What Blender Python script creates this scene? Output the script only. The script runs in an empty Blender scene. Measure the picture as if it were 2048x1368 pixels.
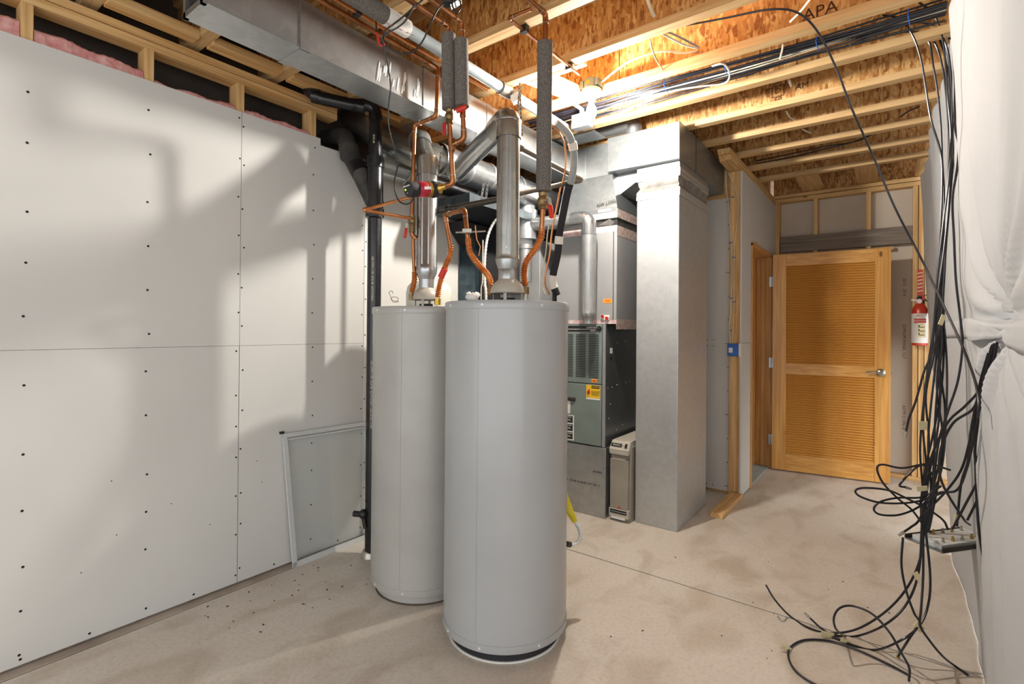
import bpy, bmesh, math, random
from mathutils import Vector, Matrix

scene = bpy.context.scene
COL = scene.collection
random.seed(7)

# ------------------------------------------------------------------ camera
cam_data = bpy.data.cameras.new('camera')
cam = bpy.data.objects.new('camera', cam_data)
COL.objects.link(cam)
cam_data.sensor_width = 36.0
cam_data.lens = 17.8162
cam_data.shift_y = -0.014603
cam_data.clip_start = 0.05
_m = Matrix([[0.799118, -0.00389, 0.601162], [0.601122, -0.008119, -0.799116], [0.00799, 0.999959, -0.00415]]).to_4x4()
_m.translation = (0.0, 0.0, 1.335)
cam.matrix_world = _m
scene.camera = cam

# ------------------------------------------------------------------ world, exposure
world = bpy.data.worlds.new('world')
scene.world = world
world.use_nodes = True
world.node_tree.nodes['Background'].inputs[0].default_value = (0.955, 0.98, 1.0, 1)
world.node_tree.nodes['Background'].inputs[1].default_value = 1.8
BULB_STRENGTH = 2250.0
vs = scene.view_settings
vs.view_transform = 'Standard'
vs.look = 'None'
vs.gamma = 1.0
vs.use_curve_mapping = False
vs.exposure = 0.42

# ------------------------------------------------------------------ helpers
def srgb(h):
    h = h.lstrip('#')
    out = []
    for i in (0, 2, 4):
        c = int(h[i:i+2], 16) / 255.0
        out.append(c/12.92 if c <= 0.04045 else ((c+0.055)/1.055)**2.4)
    return (*out, 1.0)

MATS = {}
def _new(name):
    m = bpy.data.materials.new(name)
    m.use_nodes = True
    nt = m.node_tree
    b = nt.nodes['Principled BSDF']
    MATS[name] = m
    return m, nt, b

def pm(name, c1, c2=None, rough=0.5, metal=0.0, scale=6.0, stretch=(1, 1, 1), bump=0.0, lo=0.35, hi=0.65, rvar=0.0, detail=5.0, coat=0.0, spec=None, distort=0.0):
    m, nt, b = _new(name)
    N, L = nt.nodes, nt.links
    b.inputs['Roughness'].default_value = rough
    b.inputs['Metallic'].default_value = metal
    if coat: b.inputs['Coat Weight'].default_value = coat
    if spec is not None: b.inputs['Specular IOR Level'].default_value = spec
    if c2 is None:
        c2 = c1
    tc = N.new('ShaderNodeTexCoord'); mp = N.new('ShaderNodeMapping')
    mp.inputs['Scale'].default_value = stretch
    nz = N.new('ShaderNodeTexNoise')
    nz.inputs['Scale'].default_value = scale
    nz.inputs['Detail'].default_value = detail
    nz.inputs['Distortion'].default_value = distort
    cr = N.new('ShaderNodeValToRGB')
    cr.color_ramp.elements[0].position = lo; cr.color_ramp.elements[0].color = srgb(c1)
    cr.color_ramp.elements[1].position = hi; cr.color_ramp.elements[1].color = srgb(c2)
    L.new(tc.outputs['Object'], mp.inputs['Vector']); L.new(mp.outputs[0], nz.inputs['Vector'])
    L.new(nz.outputs['Fac'], cr.inputs[0]); L.new(cr.outputs[0], b.inputs['Base Color'])
    if rvar:
        mr = N.new('ShaderNodeMapRange')
        mr.inputs['To Min'].default_value = max(0.02, rough-rvar); mr.inputs['To Max'].default_value = min(1, rough+rvar)
        L.new(nz.outputs['Fac'], mr.inputs['Value']); L.new(mr.outputs[0], b.inputs['Roughness'])
    if bump:
        bp = N.new('ShaderNodeBump'); bp.inputs['Strength'].default_value = bump; bp.inputs['Distance'].default_value = 0.01
        L.new(nz.outputs['Fac'], bp.inputs['Height']); L.new(bp.outputs[0], b.inputs['Normal'])
    return m

def galv(name, c1='#b0b3b4', c2='#c6c8c8', rough=0.36, spangle=26.0, metal=0.85, bump=0.05):
    m, nt, b = _new(name)
    N, L = nt.nodes, nt.links
    b.inputs['Metallic'].default_value = metal
    tc = N.new('ShaderNodeTexCoord')
    vo = N.new('ShaderNodeTexVoronoi'); vo.inputs['Scale'].default_value = spangle
    n2 = N.new('ShaderNodeTexNoise'); n2.inputs['Scale'].default_value = 3.5; n2.inputs['Detail'].default_value = 6
    mx = N.new('ShaderNodeMix'); mx.data_type = 'RGBA'; mx.blend_type = 'MIX'
    cr = N.new('ShaderNodeValToRGB')
    cr.color_ramp.elements[0].position = 0.2; cr.color_ramp.elements[0].color = srgb(c1)
    cr.color_ramp.elements[1].position = 0.8; cr.color_ramp.elements[1].color = srgb(c2)
    L.new(tc.outputs['Object'], vo.inputs['Vector']); L.new(tc.outputs['Object'], n2.inputs['Vector'])
    ad = N.new('ShaderNodeMath'); ad.operation = 'MULTIPLY_ADD'
    ad.inputs[1].default_value = 0.3
    sep = N.new('ShaderNodeSeparateColor'); L.new(vo.outputs['Color'], sep.inputs[0])
    L.new(sep.outputs[0], ad.inputs[0])
    mr0 = N.new('ShaderNodeMapRange'); mr0.inputs['To Min'].default_value = 0.0; mr0.inputs['To Max'].default_value = 0.6
    L.new(n2.outputs['Fac'], mr0.inputs['Value']); L.new(mr0.outputs[0], ad.inputs[2])
    L.new(ad.outputs[0], cr.inputs[0]); L.new(cr.outputs[0], b.inputs['Base Color'])
    mr = N.new('ShaderNodeMapRange'); mr.inputs['To Min'].default_value = rough-0.05; mr.inputs['To Max'].default_value = rough+0.07
    L.new(n2.outputs['Fac'], mr.inputs['Value']); L.new(mr.outputs[0], b.inputs['Roughness'])
    if bump:
        bp = N.new('ShaderNodeBump'); bp.inputs['Strength'].default_value = bump; bp.inputs['Distance'].default_value = 0.02
        L.new(n2.outputs['Fac'], bp.inputs['Height']); L.new(bp.outputs[0], b.inputs['Normal'])
    return m

def lumber(name, axis, c1='#b98a50', c2='#ddb981', rough=0.65, scale=1.0):
    m, nt, b = _new(name)
    N, L = nt.nodes, nt.links
    b.inputs['Roughness'].default_value = rough
    s = [26.0, 26.0, 26.0]; s[axis] = 1.1
    tc = N.new('ShaderNodeTexCoord'); mp = N.new('ShaderNodeMapping'); mp.inputs['Scale'].default_value = s
    nz = N.new('ShaderNodeTexNoise'); nz.inputs['Scale'].default_value = 1.6*scale; nz.inputs['Detail'].default_value = 6; nz.inputs['Distortion'].default_value = 0.6
    cr = N.new('ShaderNodeValToRGB')
    cr.color_ramp.elements[0].position = 0.3; cr.color_ramp.elements[0].color = srgb(c1)
    cr.color_ramp.elements[1].position = 0.68; cr.color_ramp.elements[1].color = srgb(c2)
    L.new(tc.outputs['Object'], mp.inputs['Vector']); L.new(mp.outputs[0], nz.inputs['Vector']); L.new(nz.outputs['Fac'], cr.inputs[0])
    # knots
    s2 = [5.0, 5.0, 5.0]; s2[axis] = 2.4
    mp2 = N.new('ShaderNodeMapping'); mp2.inputs['Scale'].default_value = s2
    vo = N.new('ShaderNodeTexVoronoi'); vo.inputs['Scale'].default_value = 1.0
    L.new(tc.outputs['Object'], mp2.inputs['Vector']); L.new(mp2.outputs[0], vo.inputs['Vector'])
    kr = N.new('ShaderNodeValToRGB')
    kr.color_ramp.elements[0].position = 0.05; kr.color_ramp.elements[0].color = (0.16, 0.08, 0.035, 1)
    kr.color_ramp.elements[1].position = 0.085; kr.color_ramp.elements[1].color = (1, 1, 1, 1)
    L.new(vo.outputs['Distance'], kr.inputs[0])
    mx = N.new('ShaderNodeMix'); mx.data_type = 'RGBA'; mx.blend_type = 'MULTIPLY'; mx.inputs[0].default_value = 0.85
    L.new(cr.outputs[0], mx.inputs[6]); L.new(kr.outputs[0], mx.inputs[7]); L.new(mx.outputs[2], b.inputs['Base Color'])
    bp = N.new('ShaderNodeBump'); bp.inputs['Strength'].default_value = 0.15; bp.inputs['Distance'].default_value = 0.004
    L.new(nz.outputs['Fac'], bp.inputs['Height']); L.new(bp.outputs[0], b.inputs['Normal'])
    return m

def osb(name, c=('#8a5628', '#ab783f', '#bd8b4f', '#d2ab70'), sc=(66, 66, 21)):
    m, nt, b = _new(name)
    N, L = nt.nodes, nt.links
    b.inputs['Roughness'].default_value = 0.6
    tc = N.new('ShaderNodeTexCoord')
    def layer(rot, scl, scale):
        mp = N.new('ShaderNodeMapping'); mp.inputs['Rotation'].default_value = rot; mp.inputs['Scale'].default_value = scl
        wz = N.new('ShaderNodeTexNoise'); wz.inputs['Scale'].default_value = 3.0
        vo = N.new('ShaderNodeTexVoronoi'); vo.inputs['Scale'].default_value = scale; vo.inputs['Randomness'].default_value = 1.0
        L.new(tc.outputs['Object'], mp.inputs['Vector']); L.new(mp.outputs[0], vo.inputs['Vector'])
        sp = N.new('ShaderNodeSeparateColor'); L.new(vo.outputs['Color'], sp.inputs[0])
        return sp, vo
    s1, v1 = layer((0.0, 0.45, 0.0), sc, 1.0)
    s2, v2 = layer((0.0, -0.7, 0.3), (sc[0]*1.4, sc[1], sc[2]*1.3), 1.0)
    s3, v3 = layer((0.0, 1.2, 0.0), (sc[0]*.8, sc[1], sc[2]*.9), 1.0)
    m1 = N.new('ShaderNodeMath'); m1.operation = 'GREATER_THAN'; m1.inputs[1].default_value = 0.55
    L.new(s2.outputs[1], m1.inputs[0])
    mixv = N.new('ShaderNodeMix'); mixv.data_type = 'FLOAT'
    L.new(m1.outputs[0], mixv.inputs[0]); L.new(s1.outputs[0], mixv.inputs[2]); L.new(s2.outputs[0], mixv.inputs[3])
    m2 = N.new('ShaderNodeMath'); m2.operation = 'GREATER_THAN'; m2.inputs[1].default_value = 0.7
    L.new(s3.outputs[1], m2.inputs[0])
    mixw = N.new('ShaderNodeMix'); mixw.data_type = 'FLOAT'
    L.new(m2.outputs[0], mixw.inputs[0]); L.new(mixv.outputs[0], mixw.inputs[2]); L.new(s3.outputs[0], mixw.inputs[3])
    nz = N.new('ShaderNodeTexNoise'); nz.inputs['Scale'].default_value = 40; nz.inputs['Detail'].default_value = 4
    L.new(tc.outputs['Object'], nz.inputs['Vector'])
    ad = N.new('ShaderNodeMath'); ad.operation = 'MULTIPLY_ADD'; ad.inputs[1].default_value = 0.7
    L.new(nz.outputs['Fac'], ad.inputs[0])
    sb = N.new('ShaderNodeMath'); sb.operation = 'SUBTRACT'; sb.inputs[1].default_value = 0.35
    L.new(mixw.outputs[0], sb.inputs[0]); L.new(sb.outputs[0], ad.inputs[2])
    cr = N.new('ShaderNodeValToRGB')
    e = cr.color_ramp.elements
    e[0].position = 0.03; e[0].color = srgb(c[0]); e[1].position = 0.95; e[1].color = srgb(c[3])
    q = e.new(0.22); q.color = srgb(c[1]); q = e.new(0.6); q.color = srgb(c[2])
    L.new(ad.outputs[0], cr.inputs[0]); L.new(cr.outputs[0], b.inputs['Base Color'])
    bp = N.new('ShaderNodeBump'); bp.inputs['Strength'].default_value = 0.35; bp.inputs['Distance'].default_value = 0.004
    L.new(mixw.outputs[0], bp.inputs['Height']); L.new(bp.outputs[0], b.inputs['Normal'])
    return m

def concrete(name, cols, rough=0.6):
    m, nt, b = _new(name)
    N, L = nt.nodes, nt.links
    tc = N.new('ShaderNodeTexCoord')
    def nz(scale, detail, dist=0.0, stretch=(1, 1, 1)):
        mp = N.new('ShaderNodeMapping'); mp.inputs['Scale'].default_value = stretch
        n = N.new('ShaderNodeTexNoise'); n.inputs['Scale'].default_value = scale; n.inputs['Detail'].default_value = detail; n.inputs['Distortion'].default_value = dist
        L.new(tc.outputs['Object'], mp.inputs['Vector']); L.new(mp.outputs[0], n.inputs['Vector']); return n
    big = nz(0.9, 8, 0.4); mid = nz(5.0, 10, 0.8, (1.0, 0.6, 1)); fine = nz(60, 4)
    cr = N.new('ShaderNodeValToRGB')
    cr.color_ramp.elements[0].position = 0.32; cr.color_ramp.elements[0].color = srgb(cols[0])
    cr.color_ramp.elements[1].position = 0.62; cr.color_ramp.elements[1].color = srgb(cols[1])
    L.new(big.outputs['Fac'], cr.inputs[0])
    c2 = N.new('ShaderNodeValToRGB')
    c2.color_ramp.elements[0].position = 0.30; c2.color_ramp.elements[0].color = srgb(cols[2])
    c2.color_ramp.elements[1].position = 0.52; c2.color_ramp.elements[1].color = (1, 1, 1, 1)
    L.new(mid.outputs['Fac'], c2.inputs[0])
    m1 = N.new('ShaderNodeMix'); m1.data_type = 'RGBA'; m1.blend_type = 'MULTIPLY'; m1.inputs[0].default_value = 0.6
    L.new(cr.outputs[0], m1.inputs[6]); L.new(c2.outputs[0], m1.inputs[7])
    c3 = N.new('ShaderNodeValToRGB')
    c3.color_ramp.elements[0].position = 0.3; c3.color_ramp.elements[0].color = (0.80, 0.78, 0.76, 1)
    c3.color_ramp.elements[1].position = 0.55; c3.color_ramp.elements[1].color = (1, 1, 1, 1)
    L.new(fine.outputs['Fac'], c3.inputs[0])
    m2 = N.new('ShaderNodeMix'); m2.data_type = 'RGBA'; m2.blend_type = 'MULTIPLY'; m2.inputs[0].default_value = 0.6
    L.new(m1.outputs[2], m2.inputs[6]); L.new(c3.outputs[0], m2.inputs[7]); L.new(m2.outputs[2], b.inputs['Base Color'])
    mr = N.new('ShaderNodeMapRange'); mr.inputs['To Min'].default_value = rough-0.2; mr.inputs['To Max'].default_value = rough+0.15
    L.new(mid.outputs['Fac'], mr.inputs['Value']); L.new(mr.outputs[0], b.inputs['Roughness'])
    bp = N.new('ShaderNodeBump'); bp.inputs['Strength'].default_value = 0.08; bp.inputs['Distance'].default_value = 0.01
    L.new(mid.outputs['Fac'], bp.inputs['Height']); L.new(bp.outputs[0], b.inputs['Normal'])
    return m

def emis(name, c, s):
    m, nt, b = _new(name)
    b.inputs['Base Color'].default_value = srgb(c)
    b.inputs['Emission Color'].default_value = srgb(c)
    b.inputs['Emission Strength'].default_value = s
    return m

ORG = {}          # world position of each root, so that parts keep world coordinates while modelling
class MB:
    def __init__(self):
        self.v = []; self.f = []
    def _add(self, vs, fs):
        o = len(self.v)
        self.v.extend([Vector(p) for p in vs])
        self.f.extend([tuple(i+o for i in f) for f in fs])
        return self
    def box(self, x0, x1, y0, y1, z0, z1):
        if x0 > x1: x0, x1 = x1, x0
        if y0 > y1: y0, y1 = y1, y0
        if z0 > z1: z0, z1 = z1, z0
        return self._add([(x0,y0,z0),(x1,y0,z0),(x1,y1,z0),(x0,y1,z0),(x0,y0,z1),(x1,y0,z1),(x1,y1,z1),(x0,y1,z1)],
                         [(0,3,2,1),(4,5,6,7),(0,1,5,4),(1,2,6,5),(2,3,7,6),(3,0,4,7)])
    def obox(self, c, a, b, d):
        c, a, b, d = Vector(c), Vector(a), Vector(b), Vector(d)
        if a.cross(b).dot(d) < 0: a = -a
        P = [c+sx*a+sy*b+sz*d for sz in (-1,1) for (sx,sy) in ((-1,-1),(1,-1),(1,1),(-1,1))]
        return self._add(P, [(0,3,2,1),(4,5,6,7),(0,1,5,4),(1,2,6,5),(2,3,7,6),(3,0,4,7)])
    def hexa(self, P):
        """eight corners: four of the bottom loop, four of the top loop in the same order"""
        return self._add(P, [(0,3,2,1),(4,5,6,7),(0,1,5,4),(1,2,6,5),(2,3,7,6),(3,0,4,7)])
    def poly(self, P):
        return self._add(P, [tuple(range(len(P)))])
    def tube(self, pts, r, n=12, caps=True):
        pts = [Vector(p) for p in pts]
        m = len(pts)
        R = r if isinstance(r, (list, tuple)) else [r]*m
        t = [(pts[min(i+1, m-1)]-pts[max(i-1, 0)]).normalized() for i in range(m)]
        up = Vector((0,0,1)) if abs(t[0].z) < 0.9 else Vector((1,0,0))
        u = t[0].cross(up).normalized()
        vs = []; fs = []
        for i in range(m):
            if i:
                u = u - t[i]*u.dot(t[i])
                u = u.normalized() if u.length > 1e-6 else t[i].orthogonal().normalized()
            w = t[i].cross(u)
            for k in range(n):
                a = 2*math.pi*k/n
                vs.append(pts[i]+(u*math.cos(a)+w*math.sin(a))*R[i])
        for i in range(m-1):
            for k in range(n):
                k2 = (k+1) % n
                fs.append((i*n+k, i*n+k2, (i+1)*n+k2, (i+1)*n+k))
        if caps:
            fs.append(tuple(range(n-1, -1, -1))); fs.append(tuple((m-1)*n+k for k in range(n)))
        return self._add(vs, fs)
    def lathe(self, prof, base, axis=(0,0,1), n=32, caps=True):
        base, ax = Vector(base), Vector(axis).normalized()
        u = ax.orthogonal().normalized(); w = ax.cross(u)
        vs = []; fs = []; m = len(prof)
        for (r, h) in prof:
            for k in range(n):
                a = 2*math.pi*k/n
                vs.append(base+ax*h+(u*math.cos(a)+w*math.sin(a))*max(r, 1e-5))
        for i in range(m-1):
            for k in range(n):
                k2 = (k+1) % n
                fs.append((i*n+k, i*n+k2, (i+1)*n+k2, (i+1)*n+k))
        if caps:
            fs.append(tuple(range(n-1, -1, -1))); fs.append(tuple((m-1)*n+k for k in range(n)))
        return self._add(vs, fs)
    def ball(self, c, r, n=16, sz=1.0):
        pr = [(r*math.sin(math.pi*i/(n//2)), -r*sz*math.cos(math.pi*i/(n//2))) for i in range(n//2+1)]
        return self.lathe(pr, c, n=n, caps=False)
    def build(self, name, mat, parent=None, angle=40, bevel=0.0, loc=None):
        me = bpy.data.meshes.new(name)
        if parent is not None:
            org = ORG[parent.name]
        elif loc is not None:
            org = Vector(loc)
        else:
            xs = [p.x for p in self.v]; ys = [p.y for p in self.v]
            org = Vector(((min(xs)+max(xs))/2, (min(ys)+max(ys))/2, min(p.z for p in self.v)))
        me.from_pydata([tuple(p-org) for p in self.v], [], self.f)
        me.materials.append(MATS[mat])
        me.polygons.foreach_set('use_smooth', [True]*len(me.polygons))
        me.update()
        me.set_sharp_from_angle(angle=math.radians(angle))
        o = bpy.data.objects.new(name, me)
        COL.objects.link(o)
        ORG[o.name] = org
        if parent is not None:
            o.parent = parent
        else:
            o.location = org
        if bevel:
            md = o.modifiers.new('bevel', 'BEVEL'); md.width = bevel; md.segments = 2; md.limit_method = 'ANGLE'
            md.harden_normals = False
        return o

def tag(o, label, cat, group=None):
    o['label'] = label; o['category'] = cat
    if group: o['group'] = group
    return o
def thing(name, label, cat, loc, group=None):
    o = bpy.data.objects.new(name, None)
    o.empty_display_size = 0.1
    COL.objects.link(o); o.location = loc
    ORG[o.name] = Vector(loc)
    return tag(o, label, cat, group)
def structure(name, loc=(0,0,0)):
    o = bpy.data.objects.new(name, None); COL.objects.link(o); o.location = loc
    ORG[o.name] = Vector(loc); o['kind'] = 'structure'
    return o
def repeat(src, parent, delta, name=None):
    """another part that shares the mesh of src, moved by delta"""
    o = src.copy(); COL.objects.link(o); o.parent = parent
    o.location = src.location + Vector(delta)
    ORG[o.name] = ORG[src.name]
    return o
def fillet(pts, rad, seg=6):
    """round the corners of a polyline with arcs of radius rad"""
    P = [Vector(p) for p in pts]; out = [P[0]]
    for i in range(1, len(P)-1):
        a, b, c = P[i-1], P[i], P[i+1]
        d1 = (a-b); d2 = (c-b)
        ang = d1.angle(d2)
        if ang > math.pi-0.02: out.append(b); continue
        d = min(rad/math.tan(ang/2), d1.length*0.49, d2.length*0.49)
        s = b+d1.normalized()*d; e = b+d2.normalized()*d
        for k in range(seg+1):
            u = k/seg
            out.append(s*(1-u)**2+b*2*u*(1-u)+e*u*u)
    out.append(P[-1])
    return out
def spline(pts, seg=6):
    P = [Vector(p) for p in pts]; n = len(P)
    if n < 3: return P
    out = []
    for i in range(n-1):
        p0 = P[i-1] if i else P[0]*2-P[1]
        p1, p2 = P[i], P[i+1]
        p3 = P[i+2] if i+2 < n else P[-1]*2-P[-2]
        for k in range(seg):
            t = k/seg
            out.append(0.5*((2*p1)+(p2-p0)*t+(2*p0-5*p1+4*p2-p3)*t*t+(3*p1-p0-3*p2+p3)*t**3))
    out.append(P[-1])
    return out
def cut(pts, a, b):
    """piece of a polyline between the arc-length fractions a and b"""
    P = [Vector(p) for p in pts]; L = [0.0]
    for i in range(1, len(P)): L.append(L[-1]+(P[i]-P[i-1]).length)
    T = L[-1]; out = []
    def at(s):
        for i in range(1, len(P)):
            if L[i] >= s-1e-9:
                u = (s-L[i-1])/max(L[i]-L[i-1], 1e-9); return P[i-1].lerp(P[i], u)
        return P[-1].copy()
    out.append(at(a*T))
    for i in range(len(P)):
        if a*T < L[i] < b*T: out.append(P[i])
    out.append(at(b*T))
    return out
def resample(pts, n):
    P = cut(pts, 0, 1); L = [0.0]
    for i in range(1, len(P)): L.append(L[-1]+(P[i]-P[i-1]).length)
    T = L[-1]; out = []; j = 1
    for k in range(n):
        s = T*k/(n-1)
        while j < len(P)-1 and L[j] < s: j += 1
        u = (s-L[j-1])/max(L[j]-L[j-1], 1e-9)
        out.append(P[j-1].lerp(P[j], max(0, min(1, u))))
    return out
def lettering(text, size, loc, ux, uy, mat, parent, name='lettering', align='CENTER', depth=0.0004, shear=0.0):
    """flat printed text as a thin mesh; ux is the reading direction, uy the up direction"""
    cu = bpy.data.curves.new('txt', 'FONT'); cu.body = text; cu.size = size; cu.align_x = align; cu.align_y = 'CENTER'
    cu.extrude = depth; cu.resolution_u = 2; cu.shear = shear
    tmp = bpy.data.objects.new('txt', cu); COL.objects.link(tmp)
    dg = bpy.context.evaluated_depsgraph_get(); dg.update()
    me = bpy.data.meshes.new_from_object(tmp.evaluated_get(dg))
    bpy.data.objects.remove(tmp); bpy.data.curves.remove(cu)
    ux = Vector(ux).normalized(); uy = Vector(uy).normalized(); uz = ux.cross(uy).normalized(); uy = uz.cross(ux)
    M = Matrix((ux, uy, uz)).transposed().to_4x4(); M.translation = Vector(loc)-ORG[parent.name]
    me.transform(M)
    me.materials.clear(); me.materials.append(MATS[mat])
    o = bpy.data.objects.new(name, me); COL.objects.link(o); o.parent = parent
    ORG[o.name] = ORG[parent.name]
    return o

# ------------------------------------------------------------------ materials
concrete('concrete', ('#c3b8aa', '#cfc7bb', '#d3c8ba'))
pm('concrete_strip', '#8f8275', '#aa9d8e', rough=0.85, scale=4, bump=0.1, detail=10)
pm('groove', '#4d4034', '#5f5142', rough=0.9)
pm('foundation', '#3b342e', '#4a4038', rough=0.95, scale=5)
pm('drywall', '#c3c1bc', '#cbc9c4', rough=0.85, scale=1.3, lo=0.3, hi=0.7, bump=0.01)
pm('drywall_back', '#c6b9a8', '#d0c4b4', rough=0.9, scale=2.0)
pm('gypsum_edge', '#d8d6d0', rough=0.9)
pm('screw', '#1d1a18', rough=0.5, metal=0.4)
lumber('lumber_x', 0); lumber('lumber_y', 1); lumber('lumber_z', 2)
lumber('flange', 0, '#b38c58', '#cfae7e', scale=1.5)
lumber('weathered', 0, '#5d5146', '#8b7d6e')
osb('osb')
osb('subfloor', c=('#5f3315', '#8a5526', '#a56f38', '#bd8a50'), sc=(21, 66, 66))
pm('insulation', '#d98e8c', '#ebb9b3', rough=1.0, scale=30, bump=0.5, detail=8)
galv('galv', '#a3a6a7', '#b9bbbb', rough=0.33); galv('galv_dull', '#8c9091', '#a6a9a9', rough=0.4, metal=0.85)
galv('galv_pipe', '#a6a9ac', '#bec0c1', rough=0.24, spangle=34, metal=0.95, bump=0.12)
galv('galv_pipe_old', '#989892', '#b3b2ab', rough=0.3, spangle=30, metal=0.92, bump=0.15)
galv('galv_drop', '#b4b7b8', '#c4c6c6', rough=0.38, spangle=34, metal=0.65)
galv('galv_box', '#83888a', '#96999a', rough=0.36, spangle=34, metal=0.8)
galv('galv_bright', '#a3a6a7', '#b4b6b6', rough=0.32, spangle=40)
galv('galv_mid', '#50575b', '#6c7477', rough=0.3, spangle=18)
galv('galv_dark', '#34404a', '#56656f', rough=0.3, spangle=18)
galv('aluminium', '#cdcfce', '#d8dad9', rough=0.4, spangle=80, metal=0.3)
pm('tank_paint', '#9a9b9b', '#a2a3a3', rough=0.32, scale=2, coat=0.25)
pm('tank_paint_old', '#9b9994', '#a5a39e', rough=0.36, scale=2.5, coat=0.2)
pm('hood_paint', '#a39c90', '#b0a99d', rough=0.4)
pm('black', '#141414', '#1c1c1c', rough=0.4)
pm('black_matte', '#17161a', '#222024', rough=0.75)
pm('abs', '#121214', '#1e1e21', rough=0.28, scale=9, rvar=0.1)
pm('abs_dusty', '#2d2c2a', '#4b4843', rough=0.6, scale=8, lo=0.4, hi=0.7)
pm('coax', '#0f0f14', '#1b1a22', rough=0.33)
pm('copper', '#7f4c2c', '#b57b50', rough=0.34, metal=0.9, scale=9, lo=0.3, hi=0.65, rvar=0.12)
pm('copper_bright', '#c07a4a', '#dc9c68', rough=0.3, metal=0.9, scale=8)
pm('copper_dark', '#5e3c22', '#8f6034', rough=0.45, metal=0.7, scale=14)
pm('flexcopper', '#a8561f', '#d8894a', rough=0.35, metal=0.8, scale=12)
pm('solder', '#9a958c', '#b9b3a8', rough=0.4, metal=0.8)
pm('brass', '#a8852f', '#d3b35c', rough=0.3, metal=0.9, scale=10)
pm('bronze', '#6f5a3c', '#937a52', rough=0.45, metal=0.8, scale=14)
pm('foam', '#55514c', '#716c66', rough=0.95, scale=160, bump=0.3, detail=3)
pm('red', '#b8231f', '#cc3527', rough=0.4)
pm('pump_red', '#a3182c', '#b8243a', rough=0.3, coat=0.3)
pm('ext_red', '#b32b18', '#c63a22', rough=0.3, coat=0.4)
pm('white', '#d9d7d2', '#e3e1dc', rough=0.5)
pm('white_plastic', '#cfccc4', '#dad7d0', rough=0.45)
pm('porcelain', '#efece4', rough=0.3)
pm('paper', '#d8d5ce', '#e4e1da', rough=0.9, bump=0.1)
pm('tape_tag', '#c9bc92', '#dccfa8', rough=0.7, scale=30)
pm('furnace_green', '#6d7a76', '#76837e', rough=0.38, coat=0.15)
pm('furnace_side', '#565a59', '#64696a', rough=0.3, metal=0.5, scale=3)
pm('coil_case', '#8f9091', '#999a9b', rough=0.38, metal=0.25, scale=2)
pm('cleaner', '#8d877c', '#979186', rough=0.45)
pm('cleaner_light', '#b3ada2', '#bcb6ab', rough=0.45)
pm('yellow', '#e0b21a', '#e8bd2a', rough=0.5)
pm('yellow_plastic', '#c6b31c', '#dcc92e', rough=0.4)
pm('orange_label', '#e08a1e', '#e89a32', rough=0.5)
pm('ink', '#151515', rough=0.8)
pm('ink_red', '#b01c20', rough=0.8)
pm('ink_white', '#e9e9e6', rough=0.8)
pm('stamp', '#3a1c10', '#4c2a18', rough=0.8)
pm('foil_tape', '#b0958a', '#d6c7bf', rough=0.4, metal=0.4, scale=40)
pm('foil_tape_pink', '#c79a9a', '#dcd4d0', rough=0.45, metal=0.3, scale=28)
pm('canvas', '#2d2c2b', '#4b4946', rough=0.45, scale=14, bump=0.2)
pm('canvas_grey', '#6a6865', '#8d8a86', rough=0.4, metal=0.3, scale=14, bump=0.2)
lumber('door_wood', 2, '#bd8036', '#dba556', rough=0.38)
lumber('door_wood_x', 0, '#bd8036', '#dba556', rough=0.38)
lumber('slat_wood', 0, '#c08035', '#dda250', rough=0.4)
lumber('jamb_wood', 2, '#b97c3a', '#d8a464', rough=0.45)
pm('nickel', '#a8a49c', '#bfbbb2', rough=0.25, metal=1.0)
pm('hinge', '#8d8f94', '#a2a4a8', rough=0.35, metal=0.9)
pm('carpet', '#8d938f', '#b0b5b0', rough=1.0, scale=60, bump=0.6)
pm('curtain', '#b4b5b6', '#babbbc', rough=0.85, scale=2.0, bump=0.02)
pm('blue', '#1d4f9e', '#2860b4', rough=0.4)
pm('pvc_grey', '#868d90', '#9ba2a4', rough=0.3, scale=5)
pm('pipe_grey', '#6b6459', '#857d70', rough=0.35, metal=0.5, scale=9)
pm('iron', '#2b2723', '#3f3932', rough=0.45, metal=0.4, scale=14)
pm('romex', '#cbbfa6', '#dcd2bc', rough=0.55, scale=10)
pm('romex_yellow', '#c7a55c', '#d9bb78', rough=0.55, scale=10)
pm('box_grey', '#5e6b6c', '#6d7a7a', rough=0.5)
pm('tank_white', '#bfc0b4', '#cbccc2', rough=0.4)
pm('debris', '#3a3129', '#55483b', rough=0.9)
emis('bulb_glow', '#fff9f0', BULB_STRENGTH)
emis('led', '#a6ff3c', 4.0)

# ================================================================== SETTING
# ---- floor: slabs with sawn control joints between them
floor = structure('floor')
MB().box(-3.2, 3.0, -2.5, 7.6, -0.15, -0.011).build('slab_base', 'groove', floor)
MB().box(-2.656, 3.0, -2.5, 2.675, -0.011, 0.0).build('slab', 'concrete', floor, bevel=0.003)
MB().box(-2.656, 3.0, 2.684, 7.6, -0.011, 0.0).build('slab', 'concrete', floor, bevel=0.003)
MB().box(-3.2, -2.666, -2.5, 7.6, -0.011, 0.0).build('slab', 'concrete_strip', floor, bevel=0.003)

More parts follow.
